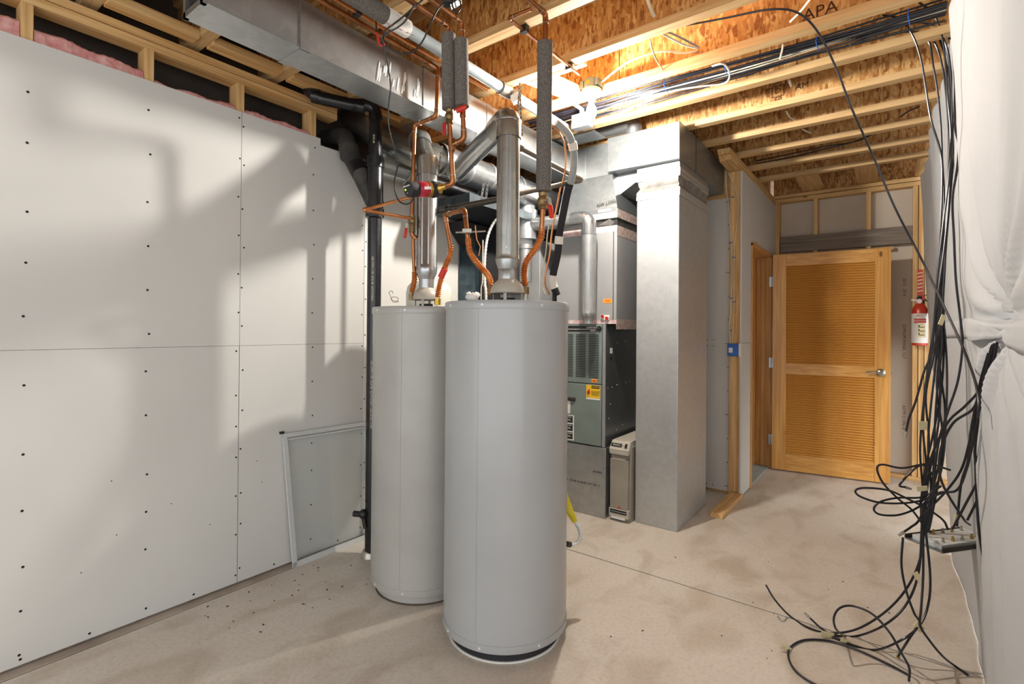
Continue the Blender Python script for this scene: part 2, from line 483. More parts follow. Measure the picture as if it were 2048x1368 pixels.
# ---- left wall: framed wall, drywall, insulation
WX = -2.715
wall_left = structure('wall_left')
MB().box(-3.25, -2.95, -2.5, 7.0, 0, 3.2).build('foundation_wall', 'foundation', wall_left)
MB().box(-2.8166, -2.7277, -2.0, 4.39, 0.0, 0.038).build('bottom_plate', 'weathered', wall_left)
for z in (2.605, 2.6445):
    MB().box(-2.8166, -2.7277, -2.0, 1.828, z, z+0.0365).build('top_plate', 'lumber_y', wall_left, bevel=0.002)
STUDS = [0.437-0.4064*k for k in range(5, 0, -1)]+[0.437, 0.847, 1.254, 1.668, 2.05, 2.46, 2.87, 3.27]
s0 = None
for y in STUDS:
    top = 2.605 if y < 1.8 else 2.40
    if y < 1.8 and s0 is not None:
        repeat(s0, wall_left, (0, y-s0y, 0)); continue
    o = MB().box(-2.8166, -2.7277, y-0.019, y+0.019, 0.038, top).build('stud', 'lumber_z', wall_left, bevel=0.002)
    if s0 is None: s0, s0y = o, y
def panel(y0, y1, z0, z1):
    MB().box(WX-0.0127, WX, y0, y1, z0, z1).build('drywall_panel', 'drywall', wall_left)
panel(-2.0, 1.2525, 0.010, 1.2370); panel(-2.0, 1.2530, 1.2385, 2.455)
panel(1.2560, 2.024, 0.010, 1.2370)
# the sheet with a notch cut at its top edge
MB().box(WX-0.0127, WX, 1.2555, 1.708, 1.2385, 2.455).box(WX-0.0127, WX, 1.708, 2.024, 1.2385, 2.415).build('drywall_panel', 'drywall', wall_left)
panel(2.026, 4.39, 0.010, 2.415)
# joint compound ridge of the corner bead by the drain stack
MB().box(WX, WX+0.003, 2.026, 2.058, 0.05, 2.41).build('corner_tape', 'gypsum_edge', wall_left)
# drywall screws
mb = MB()
rnd = random.Random(3)
for y in (-0.37, 0.03, 0.437, 0.847):
    z = 0.05
    while z < 2.44:
        mb.lathe([(0.0052, 0), (0.0052, 0.0008)], (WX-0.0002, y+rnd.uniform(-.006, .006), z), (1, 0, 0), n=8)
        z += rnd.choice((0.2, 0.2, 0.21, 0.22, 0.27, 0.17))
for y, dz in ((1.243, 0), (1.267, 0.03), (1.668, 0.05), (2.015, 0.01), (2.036, 0.06)):
    z = 0.05+dz
    while z < (2.44 if y < 1.7 else 2.40):
        mb.lathe([(0.0048, 0), (0.0048, 0.0008)], (WX-0.0002 if y < 2.03 else WX+0.003, y+rnd.uniform(-.005, .005), z), (1, 0, 0), n=8)
        z += rnd.choice((0.16, 0.2, 0.2, 0.21, 0.23))
for y in (0.03, 0.25, 0.437, 0.65, 1.05, 1.45, 1.85):
    mb.lathe([(0.0052, 0), (0.0052, 0.0008)], (WX-0.0002, y, 0.032), (1, 0, 0), n=8)
for (y, z) in ((0.72, 0.66), (0.74, 0.42), (0.95, 0.5), (1.12, 0.35), (1.35, 0.62), (1.38, 0.5), (1.52, 0.55), (0.62, 0.3)):
    mb.lathe([(0.0028, 0), (0.0028, 0.0006)], (WX-0.0002, y, z), (1, 0, 0), n=6)
o = mb.build('screw', 'screw', wall_left); o['kind'] = 'stuff'
# pink fibreglass batts between the studs
def batt(y0, y1, ztop, zt1):
    ny, nx = 40, 5
    vs, fs = [], []
    r = random.Random(int(y0*100)+9)
    prof = [ztop+(zt1-ztop)*j/ny+0.005*math.sin(j*0.35+y0*9)+r.uniform(-.0022, .0022) for j in range(ny+1)]
    m = MB()
    for i in range(nx+1):
        x = -2.82+0.088*i/nx
        for j in range(ny+1):
            bulge = 0.018*math.sin(math.pi*i/nx)
            vs.append((x, y0+(y1-y0)*j/ny, prof[j]+bulge-0.012*abs(i-nx/2)/nx+r.uniform(-.002, .002)))
    for i in range(nx):
        for j in range(ny):
            a = i*(ny+1)+j; fs.append((a, a+ny+1, a+ny+2, a+1))
    base = len(vs)
    for j in range(ny+1): vs.append((-2.732, y0+(y1-y0)*j/ny, 1.9))
    for j in range(ny): fs.append((nx*(ny+1)+j, base+j, base+j+1, nx*(ny+1)+j+1))
    m._add(vs, fs)
    m.build('insulation_batt', 'insulation', wall_left, angle=80)
batt(-0.36, 0.015, 2.52, 2.53); batt(0.055, 0.416, 2.525, 2.52); batt(0.458, 0.826, 2.515, 2.497)
batt(0.868, 1.233, 2.465, 2.478); batt(1.275, 1.647, 2.478, 2.482)

# ---- ceiling: OSB subfloor on I-joists
ceiling = structure('ceiling')
JZ, JH = 2.71, 0.30
MB().box(-3.25, 1.6, -2.5, 7.5, JZ+JH, JZ+JH+0.02).build('subfloor', 'subfloor', ceiling)
JY = [2.697+0.4055*k for k in range(-11, 7)]
j0 = None
for k, y in enumerate(JY):
    if j0 is None:
        jr = bpy.data.objects.new('joist', None); COL.objects.link(jr); jr.parent = ceiling; jr.location = (-1.0, y-0.03, JZ)
        ORG[jr.name] = Vector((-1.0, y-0.03, JZ))
        fl = MB().box(-3.0, 1.2, y-0.060, y, JZ, JZ+0.04).build('bottom_flange', 'flange', jr, bevel=0.0015)
        wb = MB().box(-3.0, 1.2, y-0.035, y-0.025, JZ+0.04, JZ+JH-0.04).build('web', 'osb', jr)
        tf = MB().box(-3.0, 1.2, y-0.060, y, JZ+JH-0.04, JZ+JH).build('top_flange', 'flange', jr)
        j0, y0 = (jr, fl, wb, tf), y
    else:
        jr = bpy.data.objects.new('joist', None); COL.objects.link(jr); jr.parent = ceiling
        jr.location = j0[0].location+Vector((0, y-y0, 0)); ORG[jr.name] = ORG[j0[0].name]
        for q in j0[1:]:
            c = q.copy(); COL.objects.link(c); c.parent = jr; ORG[c.name] = ORG[q.name]
            # each joist's web shows its own flakes
            c.location = q.location
# seams between lengths of web
for (x, y) in ((-1.86, 2.2915), (-1.255, 2.697), (-1.50, 2.2915), (-0.60, 3.1025), (-0.42, 3.1025)):
    MB().box(x, x+0.004, y-0.0362, y-0.0348, JZ+0.04, JZ+0.24).build('web_seam', 'stamp', ceiling)
# lumber blocking between the joists above the left wall
for k, y in enumerate(JY):
    if 0.5 < y < 2.0:
        MB().box(-2.70, -2.617, y, y+0.3455, JZ-0.013, JZ+0.026).build('blocking', 'lumber_y', ceiling, bevel=0.002)
MB().box(-1.62, -1.28, 2.30, 2.335, JZ+0.0, JZ+0.038).build('blocking', 'lumber_x', ceiling)
MB().hexa([(-1.66,2.2915,JZ+.002),(-1.52,2.2915,JZ+.002),(-1.44,2.637,JZ+.002),(-1.57,2.637,JZ+.002),
           (-1.66,2.2915,JZ+.04),(-1.52,2.2915,JZ+.04),(-1.44,2.637,JZ+.04),(-1.57,2.637,JZ+.04)]).build('blocking', 'lumber_y', ceiling, bevel=0.002)
# grade stamps on the webs
def stamp(text, size, x, z, yj, name='grade_stamp'):
    return lettering(text, size, (x, yj-0.0358, z), (1,0,0), (0,0,1), 'stamp', ceiling, name)
for (t_, s_, q_, yj_) in (('APA', 0.075, (-0.271, 2.661, 2.787), 2.697), ('THE ENGINEERED\nWOOD ASSOCIATION', 0.016, (-0.270, 2.661, 2.751), 2.697),
                          ('D', 0.05, (-0.574, 3.472, 2.817), 3.508), ('AM', 0.05, (-0.444, 3.472, 2.811), 3.508), ('EXPO', 0.028, (-0.588, 3.472, 2.864), 3.508),
                          ('FP', 0.045, (-0.573, 3.472, 2.761), 3.508), ('WEB STIFFENER', 0.022, (-1.788, 3.472, 2.749), 3.508), ('LPI 20 - 300', 0.02, (-1.788, 3.472, 2.726), 3.508)):
    stamp(t_, s_, q_[0], q_[2], yj_)
for (q_, w_, h_, yj_) in (((-0.574, 3.472, 2.817), 0.032, 0.034, 3.508), ((-0.588, 3.472, 2.864), 0.055, 0.022, 3.508)):
    m_ = MB()
    for s_ in (-1, 1):
        m_.box(q_[0]-w_, q_[0]+w_, yj_-.0362, yj_-.0352, q_[2]+s_*h_-.002, q_[2]+s_*h_+.002)
        m_.box(q_[0]+s_*w_-.002, q_[0]+s_*w_+.002, yj_-.0362, yj_-.0352, q_[2]-h_, q_[2]+h_)
    m_.build('stamp_frame', 'stamp', ceiling)

# ---- back wall behind the furnace
wall_back = structure('wall_back')
MB().box(-3.0, -1.07, 4.40, 4.4127, 0.02, 1.235).build('drywall_panel', 'drywall', wall_back)
MB().box(-3.0, -1.07, 4.40, 4.4127, 1.237, 2.43).build('drywall_panel', 'drywall', wall_back)
MB().box(-3.0, -1.07, 4.413, 4.50, 0.0, 0.038).build('bottom_plate', 'lumber_x', wall_back)
MB().box(-3.0, -1.07, 4.413, 4.50, 2.63, 2.71).build('top_plate', 'lumber_x', wall_back)
MB().box(-3.0, -1.07, 4.413, 4.50, 2.43, 2.63).build('header', 'lumber_x', wall_back)
mb = MB()
for k in range(13):
    for x in (-1.085, -1.10):
        if x < -1.09 and k % 3: continue
        mb.lathe([(0.0045, 0), (0.0045, 0.0008)], (x, 4.4002, 0.06+k*0.195), (0, -1, 0), n=8)
for x in (-1.25, -1.2):
    for z in (0.05, 1.21, 1.26): mb.lathe([(0.0045, 0), (0.0045, 0.0008)], (x, 4.4002, z), (0, -1, 0), n=8)
o = mb.build('screw', 'screw', wall_back); o['kind'] = 'stuff'

# ---- stub wall with the doorway (runs away from the camera), end post and plates
wall_door = structure('wall_side')
MB().box(-1.068, -0.980, 4.36, 4.398, 0.0, 2.63).build('stud', 'lumber_z', wall_door, bevel=0.003)
MB().box(-1.068, -0.980, 4.40, 4.438, 0.0, 2.63).build('stud', 'lumber_z', wall_door, bevel=0.003)
MB().box(-1.068, -0.980, 4.60, 4.638, 0.0, 2.63).build('stud', 'lumber_z', wall_door)
for z, y0 in ((2.63, 4.03), (2.67, 3.99)):
    MB().hexa([(-1.072,y0+.03,z),(-.980,y0,z),(-.980,5.8,z),(-1.072,5.8,z),(-1.072,y0,z+.0385),(-.980,y0,z+.0385),(-.980,5.8,z+.0385),(-1.072,5.8,z+.0385)]).build('top_plate', 'lumber_y', wall_door, bevel=0.003)
MB().box(-0.9795, -0.967, 4.33, 4.665, 0.012, 1.235).build('drywall_panel', 'drywall', wall_door)
MB().box(-0.9795, -0.967, 4.33, 4.665, 1.237, 2.62).build('drywall_panel', 'drywall', wall_door)
MB().box(-0.9795, -0.967, 4.666, 5.78, 2.10, 2.62).build('drywall_panel', 'drywall', wall_door)
MB().box(-0.9795, -0.967, 5.56, 5.78, 0.012, 2.098).build('drywall_panel', 'drywall', wall_door)
MB().box(-1.068, -0.981, 4.64, 5.60, 2.10, 2.30).build('header', 'lumber_y', wall_door)
MB().box(-1.09, -1.0785, 4.64, 5.80, 2.10, 2.62).build('drywall_panel', 'drywall', wall_door)
mb = MB()
for (y, z) in ((4.34,.06),(4.345,.3),(4.35,.5),(4.60,.4),(4.62,.75),(4.6,1.1),(4.34,1.2),(4.4,1.6),(4.62,1.55),(4.75,2.2),(4.9,2.32),(5.1,2.5),(5.4,2.2),(5.2,2.16),(5.5,2.4),(4.8,2.5)):
    mb.lathe([(0.0045, 0), (0.0045, 0.0008)], (-0.9672, y, z), (1, 0, 0), n=8)
o = mb.build('screw', 'screw', wall_door); o['kind'] = 'stuff'

# ---- end wall: open framing with drywall on its far side
wall_end = structure('wall_end')
EY = 5.82
MB().box(-1.0, 1.5, EY, EY+0.089, 2.655, 2.695).build('top_plate', 'lumber_x', wall_end, bevel=0.003)
MB().box(-1.0, 1.5, EY, EY+0.089, 2.70, 2.735).build('top_plate', 'lumber_x', wall_end, bevel=0.003)
MB().box(-1.0, 1.5, EY, EY+0.089, 0.0, 0.038).build('bottom_plate', 'lumber_x', wall_end, bevel=0.003)
for px in (-0.959, -0.620, -0.190):
    MB().box(px-0.019, px+0.019, EY, EY+0.089, 0.038, 2.655).build('stud', 'lumber_z', wall_end, bevel=0.002)
MB().box(0.138, 0.176, EY, EY+0.089, 0.038, 2.655).build('stud', 'lumber_z', wall_end, bevel=0.002)
MB().box(0.180, 0.218, EY-0.012, EY+0.089, 0.038, 2.655).build('stud', 'lumber_z', wall_end, bevel=0.002)
MB().box(0.222, 0.27, EY-0.02, EY+0.069, 0.038, 2.655).build('stud', 'lumber_z', wall_end, bevel=0.002)
MB().box(-1.0, 1.5, EY+0.0895, EY+0.102, 0.01, 2.72).build('drywall_panel', 'drywall_back', wall_end)
MB().box(-0.93, 0.137, EY-0.004, EY+0.034, 2.14, 2.30).build('header', 'weathered', wall_end, bevel=0.003)
MB().box(-0.6, 0.0, EY+0.01, EY+0.05, 2.095, 2.125).build('blocking', 'lumber_x', wall_end)
MB().box(-1.0, 1.5, EY+0.03, EY+0.058, 2.735, JZ+JH).build('rim_board', 'osb', wall_end)
MB().box(-1.07, -1.03, 5.135, EY+0.03, JZ, JZ+JH).build('rim_board', 'osb', wall_end)
# blocking boards standing on the end wall between the last joist and the plates
for (a, b) in ((-0.726, -0.543), (-0.274, -0.114), (0.149, 0.252)):
    MB().box(a, b, 5.16, EY+0.05, JZ+0.03, JZ+0.05).build('blocking_board', 'lumber_y', wall_end)
# vertical mill print on the paper back of the drywall
for (z, s) in ((1.75, '2013   24 X'), (1.25, 'GYPSUM PANEL 12.7'), (0.55, 'ASTM C1396 A')):
    lettering(s, 0.035, (0.080, EY+0.0893, z), (0,0,-1), (1,0,0), 'stamp', wall_end, 'mill_print')

# ---- doorway frame and the room beyond it
trim_1 = structure('trim_1')
MB().box(-1.095, -0.955, 5.505, 5.545, 0.0, 2.09).build('jamb', 'jamb_wood', trim_1, bevel=0.003)
MB().box(-1.095, -0.955, 4.655, 4.685, 0.0, 2.09).build('jamb', 'jamb_wood', trim_1, bevel=0.003)
MB().box(-1.095, -0.955, 4.655, 5.545, 2.06, 2.095).build('head_jamb', 'jamb_wood', trim_1, bevel=0.003)
MB().box(-1.045, -1.010, 5.490, 5.506, 0.0, 2.06).build('door_stop', 'jamb_wood', trim_1, bevel=0.002)
MB().box(-1.125, -1.095, 5.46, 5.56, 0.0, 2.15).build('casing', 'jamb_wood', trim_1, bevel=0.003)
MB().box(-1.125, -1.095, 4.58, 4.68, 0.0, 2.15).build('casing', 'jamb_wood', trim_1, bevel=0.003)
emis('hall_glow', '#fff4e2', 22.0)
wall_hall = structure('wall_hall')
MB().box(-3.0, -1.10, 4.51, 7.3, 2.60, 2.62).build('hall_ceiling', 'drywall', wall_hall)
MB().box(-3.0, -1.10, 7.3, 7.35, 0.0, 2.6).build('drywall_panel', 'drywall', wall_hall)
MB().box(-3.0, -2.95, 4.51, 7.3, 0.0, 2.6).build('drywall_panel', 'drywall', wall_hall)
door_2 = structure('door_2')
MB().box(-1.62, -1.26, 6.55, 6.59, 0.01, 2.02).build('door_panel', 'door_wood', door_2, bevel=0.003)
hl = thing('hall_fill_lamp', 'added unseen ceiling lamp that brightens the hall beyond the doorway', 'lamp', (-2.1, 5.7, 2.42))  # invented lamp, out of view, added to light the jamb and hall carpet
MB().lathe([(0.0, 2.42), (0.07, 2.435), (0.115, 2.48), (0.13, 2.53), (0.12, 2.56)], (-2.1, 5.7, 0), n=24, caps=False).build('globe', 'hall_glow', hl)
MB().lathe([(0.135, 2.555), (0.14, 2.57), (0.14, 2.60), (0.05, 2.60)], (-2.1, 5.7, 0), n=24).build('canopy', 'porcelain', hl)
MB().lathe([(0.012, 0), (0.03, 0.03), (0.03, 0.05), (0.012, 0.06)], (-1.31, 6.55, 0.98), (0,-1,0), n=16).build('door_knob', 'nickel', door_2)
MB().box(-3.0, -0.972, 4.69, 7.4, 0.0, 0.012).build('carpet', 'carpet', floor)

# ---- louvred door, opened into the room
door_1 = structure('door_1', (-0.931, 5.418, 0.012))
_h0 = Vector((-0.931, 5.418, 0.012)); _h1 = Vector((-0.016, 5.527, 0.012))
dux = (_h1-_h0); DW = dux.length; dux.normalize(); dn = Vector((dux.y, -dux.x, 0))
DH = 2.06
def dbox(u0, u1, z0, z1, t0, t1):
    c = _h0+dux*((u0+u1)/2)+Vector((0,0,(z0+z1)/2))-dn*((t0+t1)/2)
    return MB().obox(c, dux*((u1-u0)/2), dn*((t1-t0)/2), Vector((0,0,(z1-z0)/2)))
SW = 0.115
dbox(0, SW, 0, DH, 0, 0.035).build('stile', 'door_wood', door_1, bevel=0.003)
dbox(DW-SW, DW, 0, DH, 0, 0.035).build('stile', 'door_wood', door_1, bevel=0.003)
Z1, Z2, Z3, Z4 = 0.16, 0.915, 1.02, DH-0.115
dbox(SW, DW-SW, 0, Z1, 0.001, 0.034).build('rail', 'door_wood_x', door_1, bevel=0.002)
dbox(SW, DW-SW, Z2, Z3, 0.001, 0.034).build('rail', 'door_wood_x', door_1, bevel=0.002)
dbox(SW, DW-SW, Z4, DH, 0.001, 0.034).build('rail', 'door_wood_x', door_1, bevel=0.002)
first = None
for (a, b, n) in ((Z1, Z2, 32), (Z3, Z4, 40)):
    step = (b-a)/n
    for k in range(n):
        z = a+step*(k+0.5)
        if first is None:
            tilt = Vector((0,0,1))*math.cos(math.radians(42))*0.0138+dn*math.sin(math.radians(-42))*0.0138
            nrm = dux.cross(tilt).normalized()
            c = _h0+dux*(DW/2)+Vector((0,0,z))-dn*0.0175
            first = MB().obox(c, dux*((DW-2*SW)/2), tilt, nrm*0.003).build('louver_slat', 'slat_wood', door_1)
            fz = z
        else:
            repeat(first, door_1, (0, 0, z-fz))
for z in (0.28, 1.02, 1.80):
    h = dbox(-0.030, 0.004, z-0.05, z+0.05, -0.002, 0.003).build('hinge', 'hinge', door_1, bevel=0.001)
    c = _h0+dux*-0.006+Vector((0,0,z-0.05))+dn*0.006
    MB().tube([c, c+Vector((0,0,0.10))], 0.006, 10).build('hinge_pin', 'hinge', h)
lp = _h0+dux*(DW-0.07)+Vector((0,0,0.965))
hd = MB().lathe([(0.034, 0), (0.034, 0.006), (0.028, 0.012), (0.013, 0.016), (0.013, 0.045), (0.011, 0.05)], lp, dn, n=24).build('lever_handle', 'nickel', door_1)
p0 = lp+dn*0.045
MB().tube(spline([p0, p0-dux*0.03+dn*0.004, p0-dux*0.075+Vector((0,0,.004)), p0-dux*0.115+Vector((0,0,-.002))]), 0.0085, 12).build('lever', 'nickel', hd)
MB().obox(_h0+dux*(DW+0.001)+Vector((0,0,0.965))-dn*0.0175, dux*0.006, dn*0.008, (0,0,0.014)).build('latch', 'nickel', door_1)

# ================================================================== LAMP
BX, BY, BZ = -1.391, 2.590, 0.031
lamp = thing('ceiling_lamp', 'bare glowing bulb in a white porcelain lampholder on a grey box under the joists', 'lamp', (BX, BY, 2.551))
MB().lathe([(0.042, 2.685+BZ), (0.044, 2.69+BZ), (0.044, 2.735+BZ), (0.038, 2.74+BZ)], (BX, BY, 0), n=20).box(BX-.058, BX-.038, BY-.03, BY+.03, 2.69+BZ, 2.735+BZ).box(BX+.038, BX+.056, BY-.03, BY+.03, 2.69+BZ, 2.73+BZ).build('outlet_box', 'box_grey', lamp)
MB().box(BX-.012, BX+.012, BY-.0452, BY-.043, 2.70+BZ, 2.72+BZ).build('sticker', 'orange_label', lamp)
MB().lathe([(0.020, 2.622+BZ), (0.024, 2.628+BZ), (0.028, 2.645+BZ), (0.052, 2.655+BZ), (0.058, 2.664+BZ), (0.056, 2.680+BZ), (0.042, 2.685+BZ)], (BX, BY, 0), n=28).build('lampholder', 'porcelain', lamp)
MB().lathe([(0.0, 2.520+BZ), (0.012, 2.522+BZ), (0.024, 2.530+BZ), (0.030, 2.545+BZ), (0.030, 2.560+BZ), (0.025, 2.578+BZ), (0.017, 2.594+BZ), (0.0135, 2.606+BZ), (0.0135, 2.622+BZ)], (BX, BY, 0), n=20, caps=False).build('bulb', 'bulb_glow', lamp)

# ================================================================== WATER HEATERS
def water_heater(cx, cy, top, label, paint, seam_angle, base_col):
    R = 0.2735
    t = thing('water_heater', label, 'water heater', (cx, cy, 0), 'tall storage water heaters')
    MB().lathe([(R-.028, 0.0), (R-.024, 0.001), (R-.024, 0.006), (R-.03, 0.007)], (cx, cy, 0), n=64).build('base_ring', base_col, t)
    MB().lathe([(R-.03, 0.006), (R-.03, 0.056)], (cx, cy, 0), n=64).build('base', 'black_matte' if base_col == 'white' else paint, t)
    MB().lathe([(R-.03, 0.052), (R+.001, 0.052), (R+.002, 0.055), (R+.002, 0.080), (R, 0.082)], (cx, cy, 0), n=72, caps=False).build('bottom_band', paint, t)
    MB().lathe([(R-.001, 0.081), (R-.001, top-.034)], (cx, cy, 0), n=72, caps=False).build('shell', paint, t)
    MB().lathe([(R-.0015, top-.036), (R+.002, top-.036), (R+.003, top-.034), (R+.003, top-.006), (R-.001, top-.001), (R-.01, top), (0, top+.002)], (cx, cy, 0), n=72, caps=False).build('lid', paint, t)
    a = seam_angle
    c = Vector((cx+math.cos(a)*(R-.0005), cy+math.sin(a)*(R-.0005), (top-.034+.067)/2))
    tv = Vector((-math.sin(a), math.cos(a), 0)); nv = Vector((math.cos(a), math.sin(a), 0))
    MB().obox(c, tv*0.0022, nv*0.0006, (0, 0, (top-.10)/2)).build('seam', paint, t)
    for da in (-0.95, -0.28, 0.62):
        for z in (top-.02, 0.067):
            b = a+0.35+da
            MB().lathe([(0.006, 0), (0.005, 0.002), (0.0, 0.003)], (cx+math.cos(b)*(R+.002), cy+math.sin(b)*(R+.002), z), (math.cos(b), math.sin(b), 0), n=10).build('screw', 'aluminium', t)
    return t
def draft_hood(cx, cy, z0, r, mat, label, rc):
    t = thing('draft_hood', label, 'draft hood', (cx, cy, z0))
    zb = z0+0.048
    MB().lathe([(r-.002, zb-.006), (r+.001, zb-.002), (r, zb+.010), (r*.95, zb+.022), (r*.86, zb+.035), (r*.72, zb+.046), (rc+.003, zb+.053), (rc, zb+.058), (rc-.003, zb+.060), (r*.68, zb+.040), (r*.83, zb+.029), (r*.92, zb+.016), (r-.004, zb-.002)], (cx, cy, 0), n=40, caps=False).build('bell', mat, t)
    for k in range(4):
        a = 0.5+k*math.pi/2
        p = Vector((cx+math.cos(a)*(r-.012), cy+math.sin(a)*(r-.012), 0)); tv = Vector((-math.sin(a), math.cos(a), 0)); nv = Vector((math.cos(a), math.sin(a), 0))
        MB().obox(p+Vector((0,0,z0+.026)), tv*0.007, nv*0.001, (0,0,0.026)).build('leg', mat, t)
    MB().lathe([(0.035, z0+.001), (0.035, z0+.022), (0.028, z0+.022), (0.028, z0+.001)], (cx, cy, 0), n=24).build('flue_collar', 'black_matte', t)
    return t, zb+.060
AX, AY, AT = -1.384, 1.803, 1.452
BXT, BYT, BTT = -1.983, 1.876, 1.443
water_heater(AX, AY, AT, 'grey water heater standing in front, nearest the camera, with a dark gap at its foot', 'tank_paint', -1.36, 'white')
water_heater(BXT, BYT, BTT, 'older beige-grey water heater half hidden behind the front one, beside the black drain pipe', 'tank_paint_old', -1.2, 'groove')
_, zA = draft_hood(AX, AY, AT, 0.0757, 'hood_paint', 'beige bell-shaped draft hood on legs on top of the front water heater', 0.042)
_, zB = draft_hood(BXT, BYT, BTT, 0.071, 'hood_paint', 'beige bell-shaped draft hood on top of the rear water heater', 0.040)

# ================================================================== FLUE PIPES
fa = thing('flue_pipe', 'galvanised flue rising from the front water heater with an elbow at its top', 'flue pipe', (AX, AY, zA))
MB().lathe([(0.0415, zA-.004), (0.0415, zA+.045), (0.040, zA+.047)], (AX, AY, 0), n=32, caps=False).build('collar', 'galv_bright', fa)
MB().lathe([(0.042, zA+.043), (0.045, zA+.052), (0.053, zA+.075), (0.0535, zA+.084), (0.0515, zA+.086)], (AX, AY, 0), n=32, caps=False).build('reducer', 'galv', fa)
MB().lathe([(0.0535, zA+.084), (0.055, zA+.088), (0.0535, zA+.092), (0.052, zA+.110), (0.0515, 2.215)], (AX, AY, 0), n=36, caps=False).build('pipe', 'galv_pipe_old', fa)
for k, a in enumerate((-1.05, -1.55, -0.75)):
    MB().obox((AX+math.cos(a)*0.052, AY+math.sin(a)*0.052, (zA+.11+2.2)/2), Vector((-math.sin(a), math.cos(a), 0))*0.0035, Vector((math.cos(a), math.sin(a), 0))*0.0015, (0,0,(2.2-zA-.11)/2)).build('lock_seam', 'galv_dull', fa)
E1 = Vector((-2.095, 2.227, 2.285))
dirE = (E1-Vector((AX, AY, E1.z))).normalized()
pth = fillet([(AX, AY, 2.19), (AX, AY, 2.285), Vector((AX, AY, 2.285))+dirE*0.16], 0.09, 4)
el = MB().tube(pth, 0.056, 36, caps=False).build('elbow', 'galv_pipe_old', fa, angle=12)
for q in pth[1:-1:2]:
    pass
MB().lathe([(0.0575, 2.262), (0.0585, 2.265), (0.0575, 2.268)], (AX, AY, 0), n=32, caps=False).build('bead', 'galv', el)
MB().tube([Vector((AX, AY, 2.285))+dirE*0.10, E1], 0.0525, 36, caps=False).build('pipe', 'galv_pipe', fa)
MB().tube([E1-dirE*0.012, E1+dirE*0.03], [0.0545, 0.062], 36, caps=False).build('collar', 'galv_bright', fa)
for k, z in enumerate((zA+.115, 1.0)):
    if k == 0:
        a = -1.0
        MB().lathe([(0.006, 0), (0.004, 0.003)], (AX+math.cos(a)*.052, AY+math.sin(a)*.052, z+.02), (math.cos(a), math.sin(a), 0), n=8).build('screw', 'aluminium', fa)

fb = thing('flue_pipe', 'galvanised flue rising from the rear water heater and bending back behind the pump', 'flue pipe', (BXT, BYT, zB))
MB().lathe([(0.0395, zB-.004), (0.0395, zB+.045)], (BXT, BYT, 0), n=32, caps=False).build('collar', 'galv_bright', fb)
MB().lathe([(0.040, zB+.043), (0.044, zB+.055), (0.0555, zB+.078), (0.056, zB+.088), (0.054, zB+.09)], (BXT, BYT, 0), n=32, caps=False).build('reducer', 'galv', fb)
MB().lathe([(0.0565, zB+.088), (0.057, zB+.11), (0.0545, zB+.115), (0.054, 2.16)], (BXT, BYT, 0), n=36, caps=False).build('pipe', 'galv_pipe', fb)
for a in (-1.2, -0.6):
    MB().obox((BXT+math.cos(a)*0.0545, BYT+math.sin(a)*0.0545, (zB+.12+2.15)/2), Vector((-math.sin(a), math.cos(a), 0))*0.0035, Vector((math.cos(a), math.sin(a), 0))*0.0015, (0,0,(2.15-zB-.12)/2)).build('lock_seam', 'galv', fb)
MB().tube([(BXT, BYT, 2.145), (BXT, BYT, 2.22), (-2.046, 1.910, 2.258), (-2.134, 1.968, 2.362)], 0.0575, 36, caps=False).build('elbow', 'galv_pipe_old', fb, angle=12)
MB().tube([(-2.046, 1.910, 2.258), (-2.168, 1.992, 2.402)], 0.059, 36, caps=False).build('elbow_segment', 'galv_pipe_old', fb)
MB().tube([(-2.124, 1.963, 2.350), (-2.182, 2.001, 2.416)], [0.062, 0.066], 36, caps=False).build('collar', 'galv', fb)

# common vent under the trunk
cv = thing('vent_main', 'round galvanised vent main running under the rectangular duct toward the furnace', 'vent pipe', (-2.2, 2.6, 2.26))
P = [(-3.198, 2.116, 2.883), (-2.903, 2.089, 2.728), (-2.647, 2.056, 2.569), (-2.27, 2.10, 2.375), (-2.2, 2.22, 2.358)]
MB().tube(fillet(P, 0.08, 4), 0.092, 32, caps=False).build('adjustable_elbow', 'galv_pipe_old', cv, angle=10)
MB().tube([(-2.2, 2.16, 2.358), (-2.2, 3.55, 2.350)], 0.094, 36, caps=False).build('pipe', 'galv_pipe', cv)
for y in (2.18, 2.40, 2.62, 2.95):
    MB().tube([(-2.2, y-.012, 2.357), (-2.2, y, 2.357), (-2.2, y+.012, 2.357)], [0.095, 0.0985, 0.095], 36, caps=False).build('joint_band', 'galv_bright', cv)
lv = thing('supply_duct', 'round galvanised branch duct lying lower and farther left than the vent main', 'duct', (-2.55, 2.6, 2.28))
MB().tube([(-2.55, 1.965, 2.368), (-2.55, 3.7, 2.355)], 0.088, 32).build('pipe', 'galv_pipe', lv)
for y in (2.2, 2.85):
    MB().tube([(-2.55, y-.01, 2.365), (-2.55, y, 2.365), (-2.55, y+.01, 2.365)], [0.089, 0.092, 0.089], 32, caps=False).build('joint_band', 'galv_bright', lv)

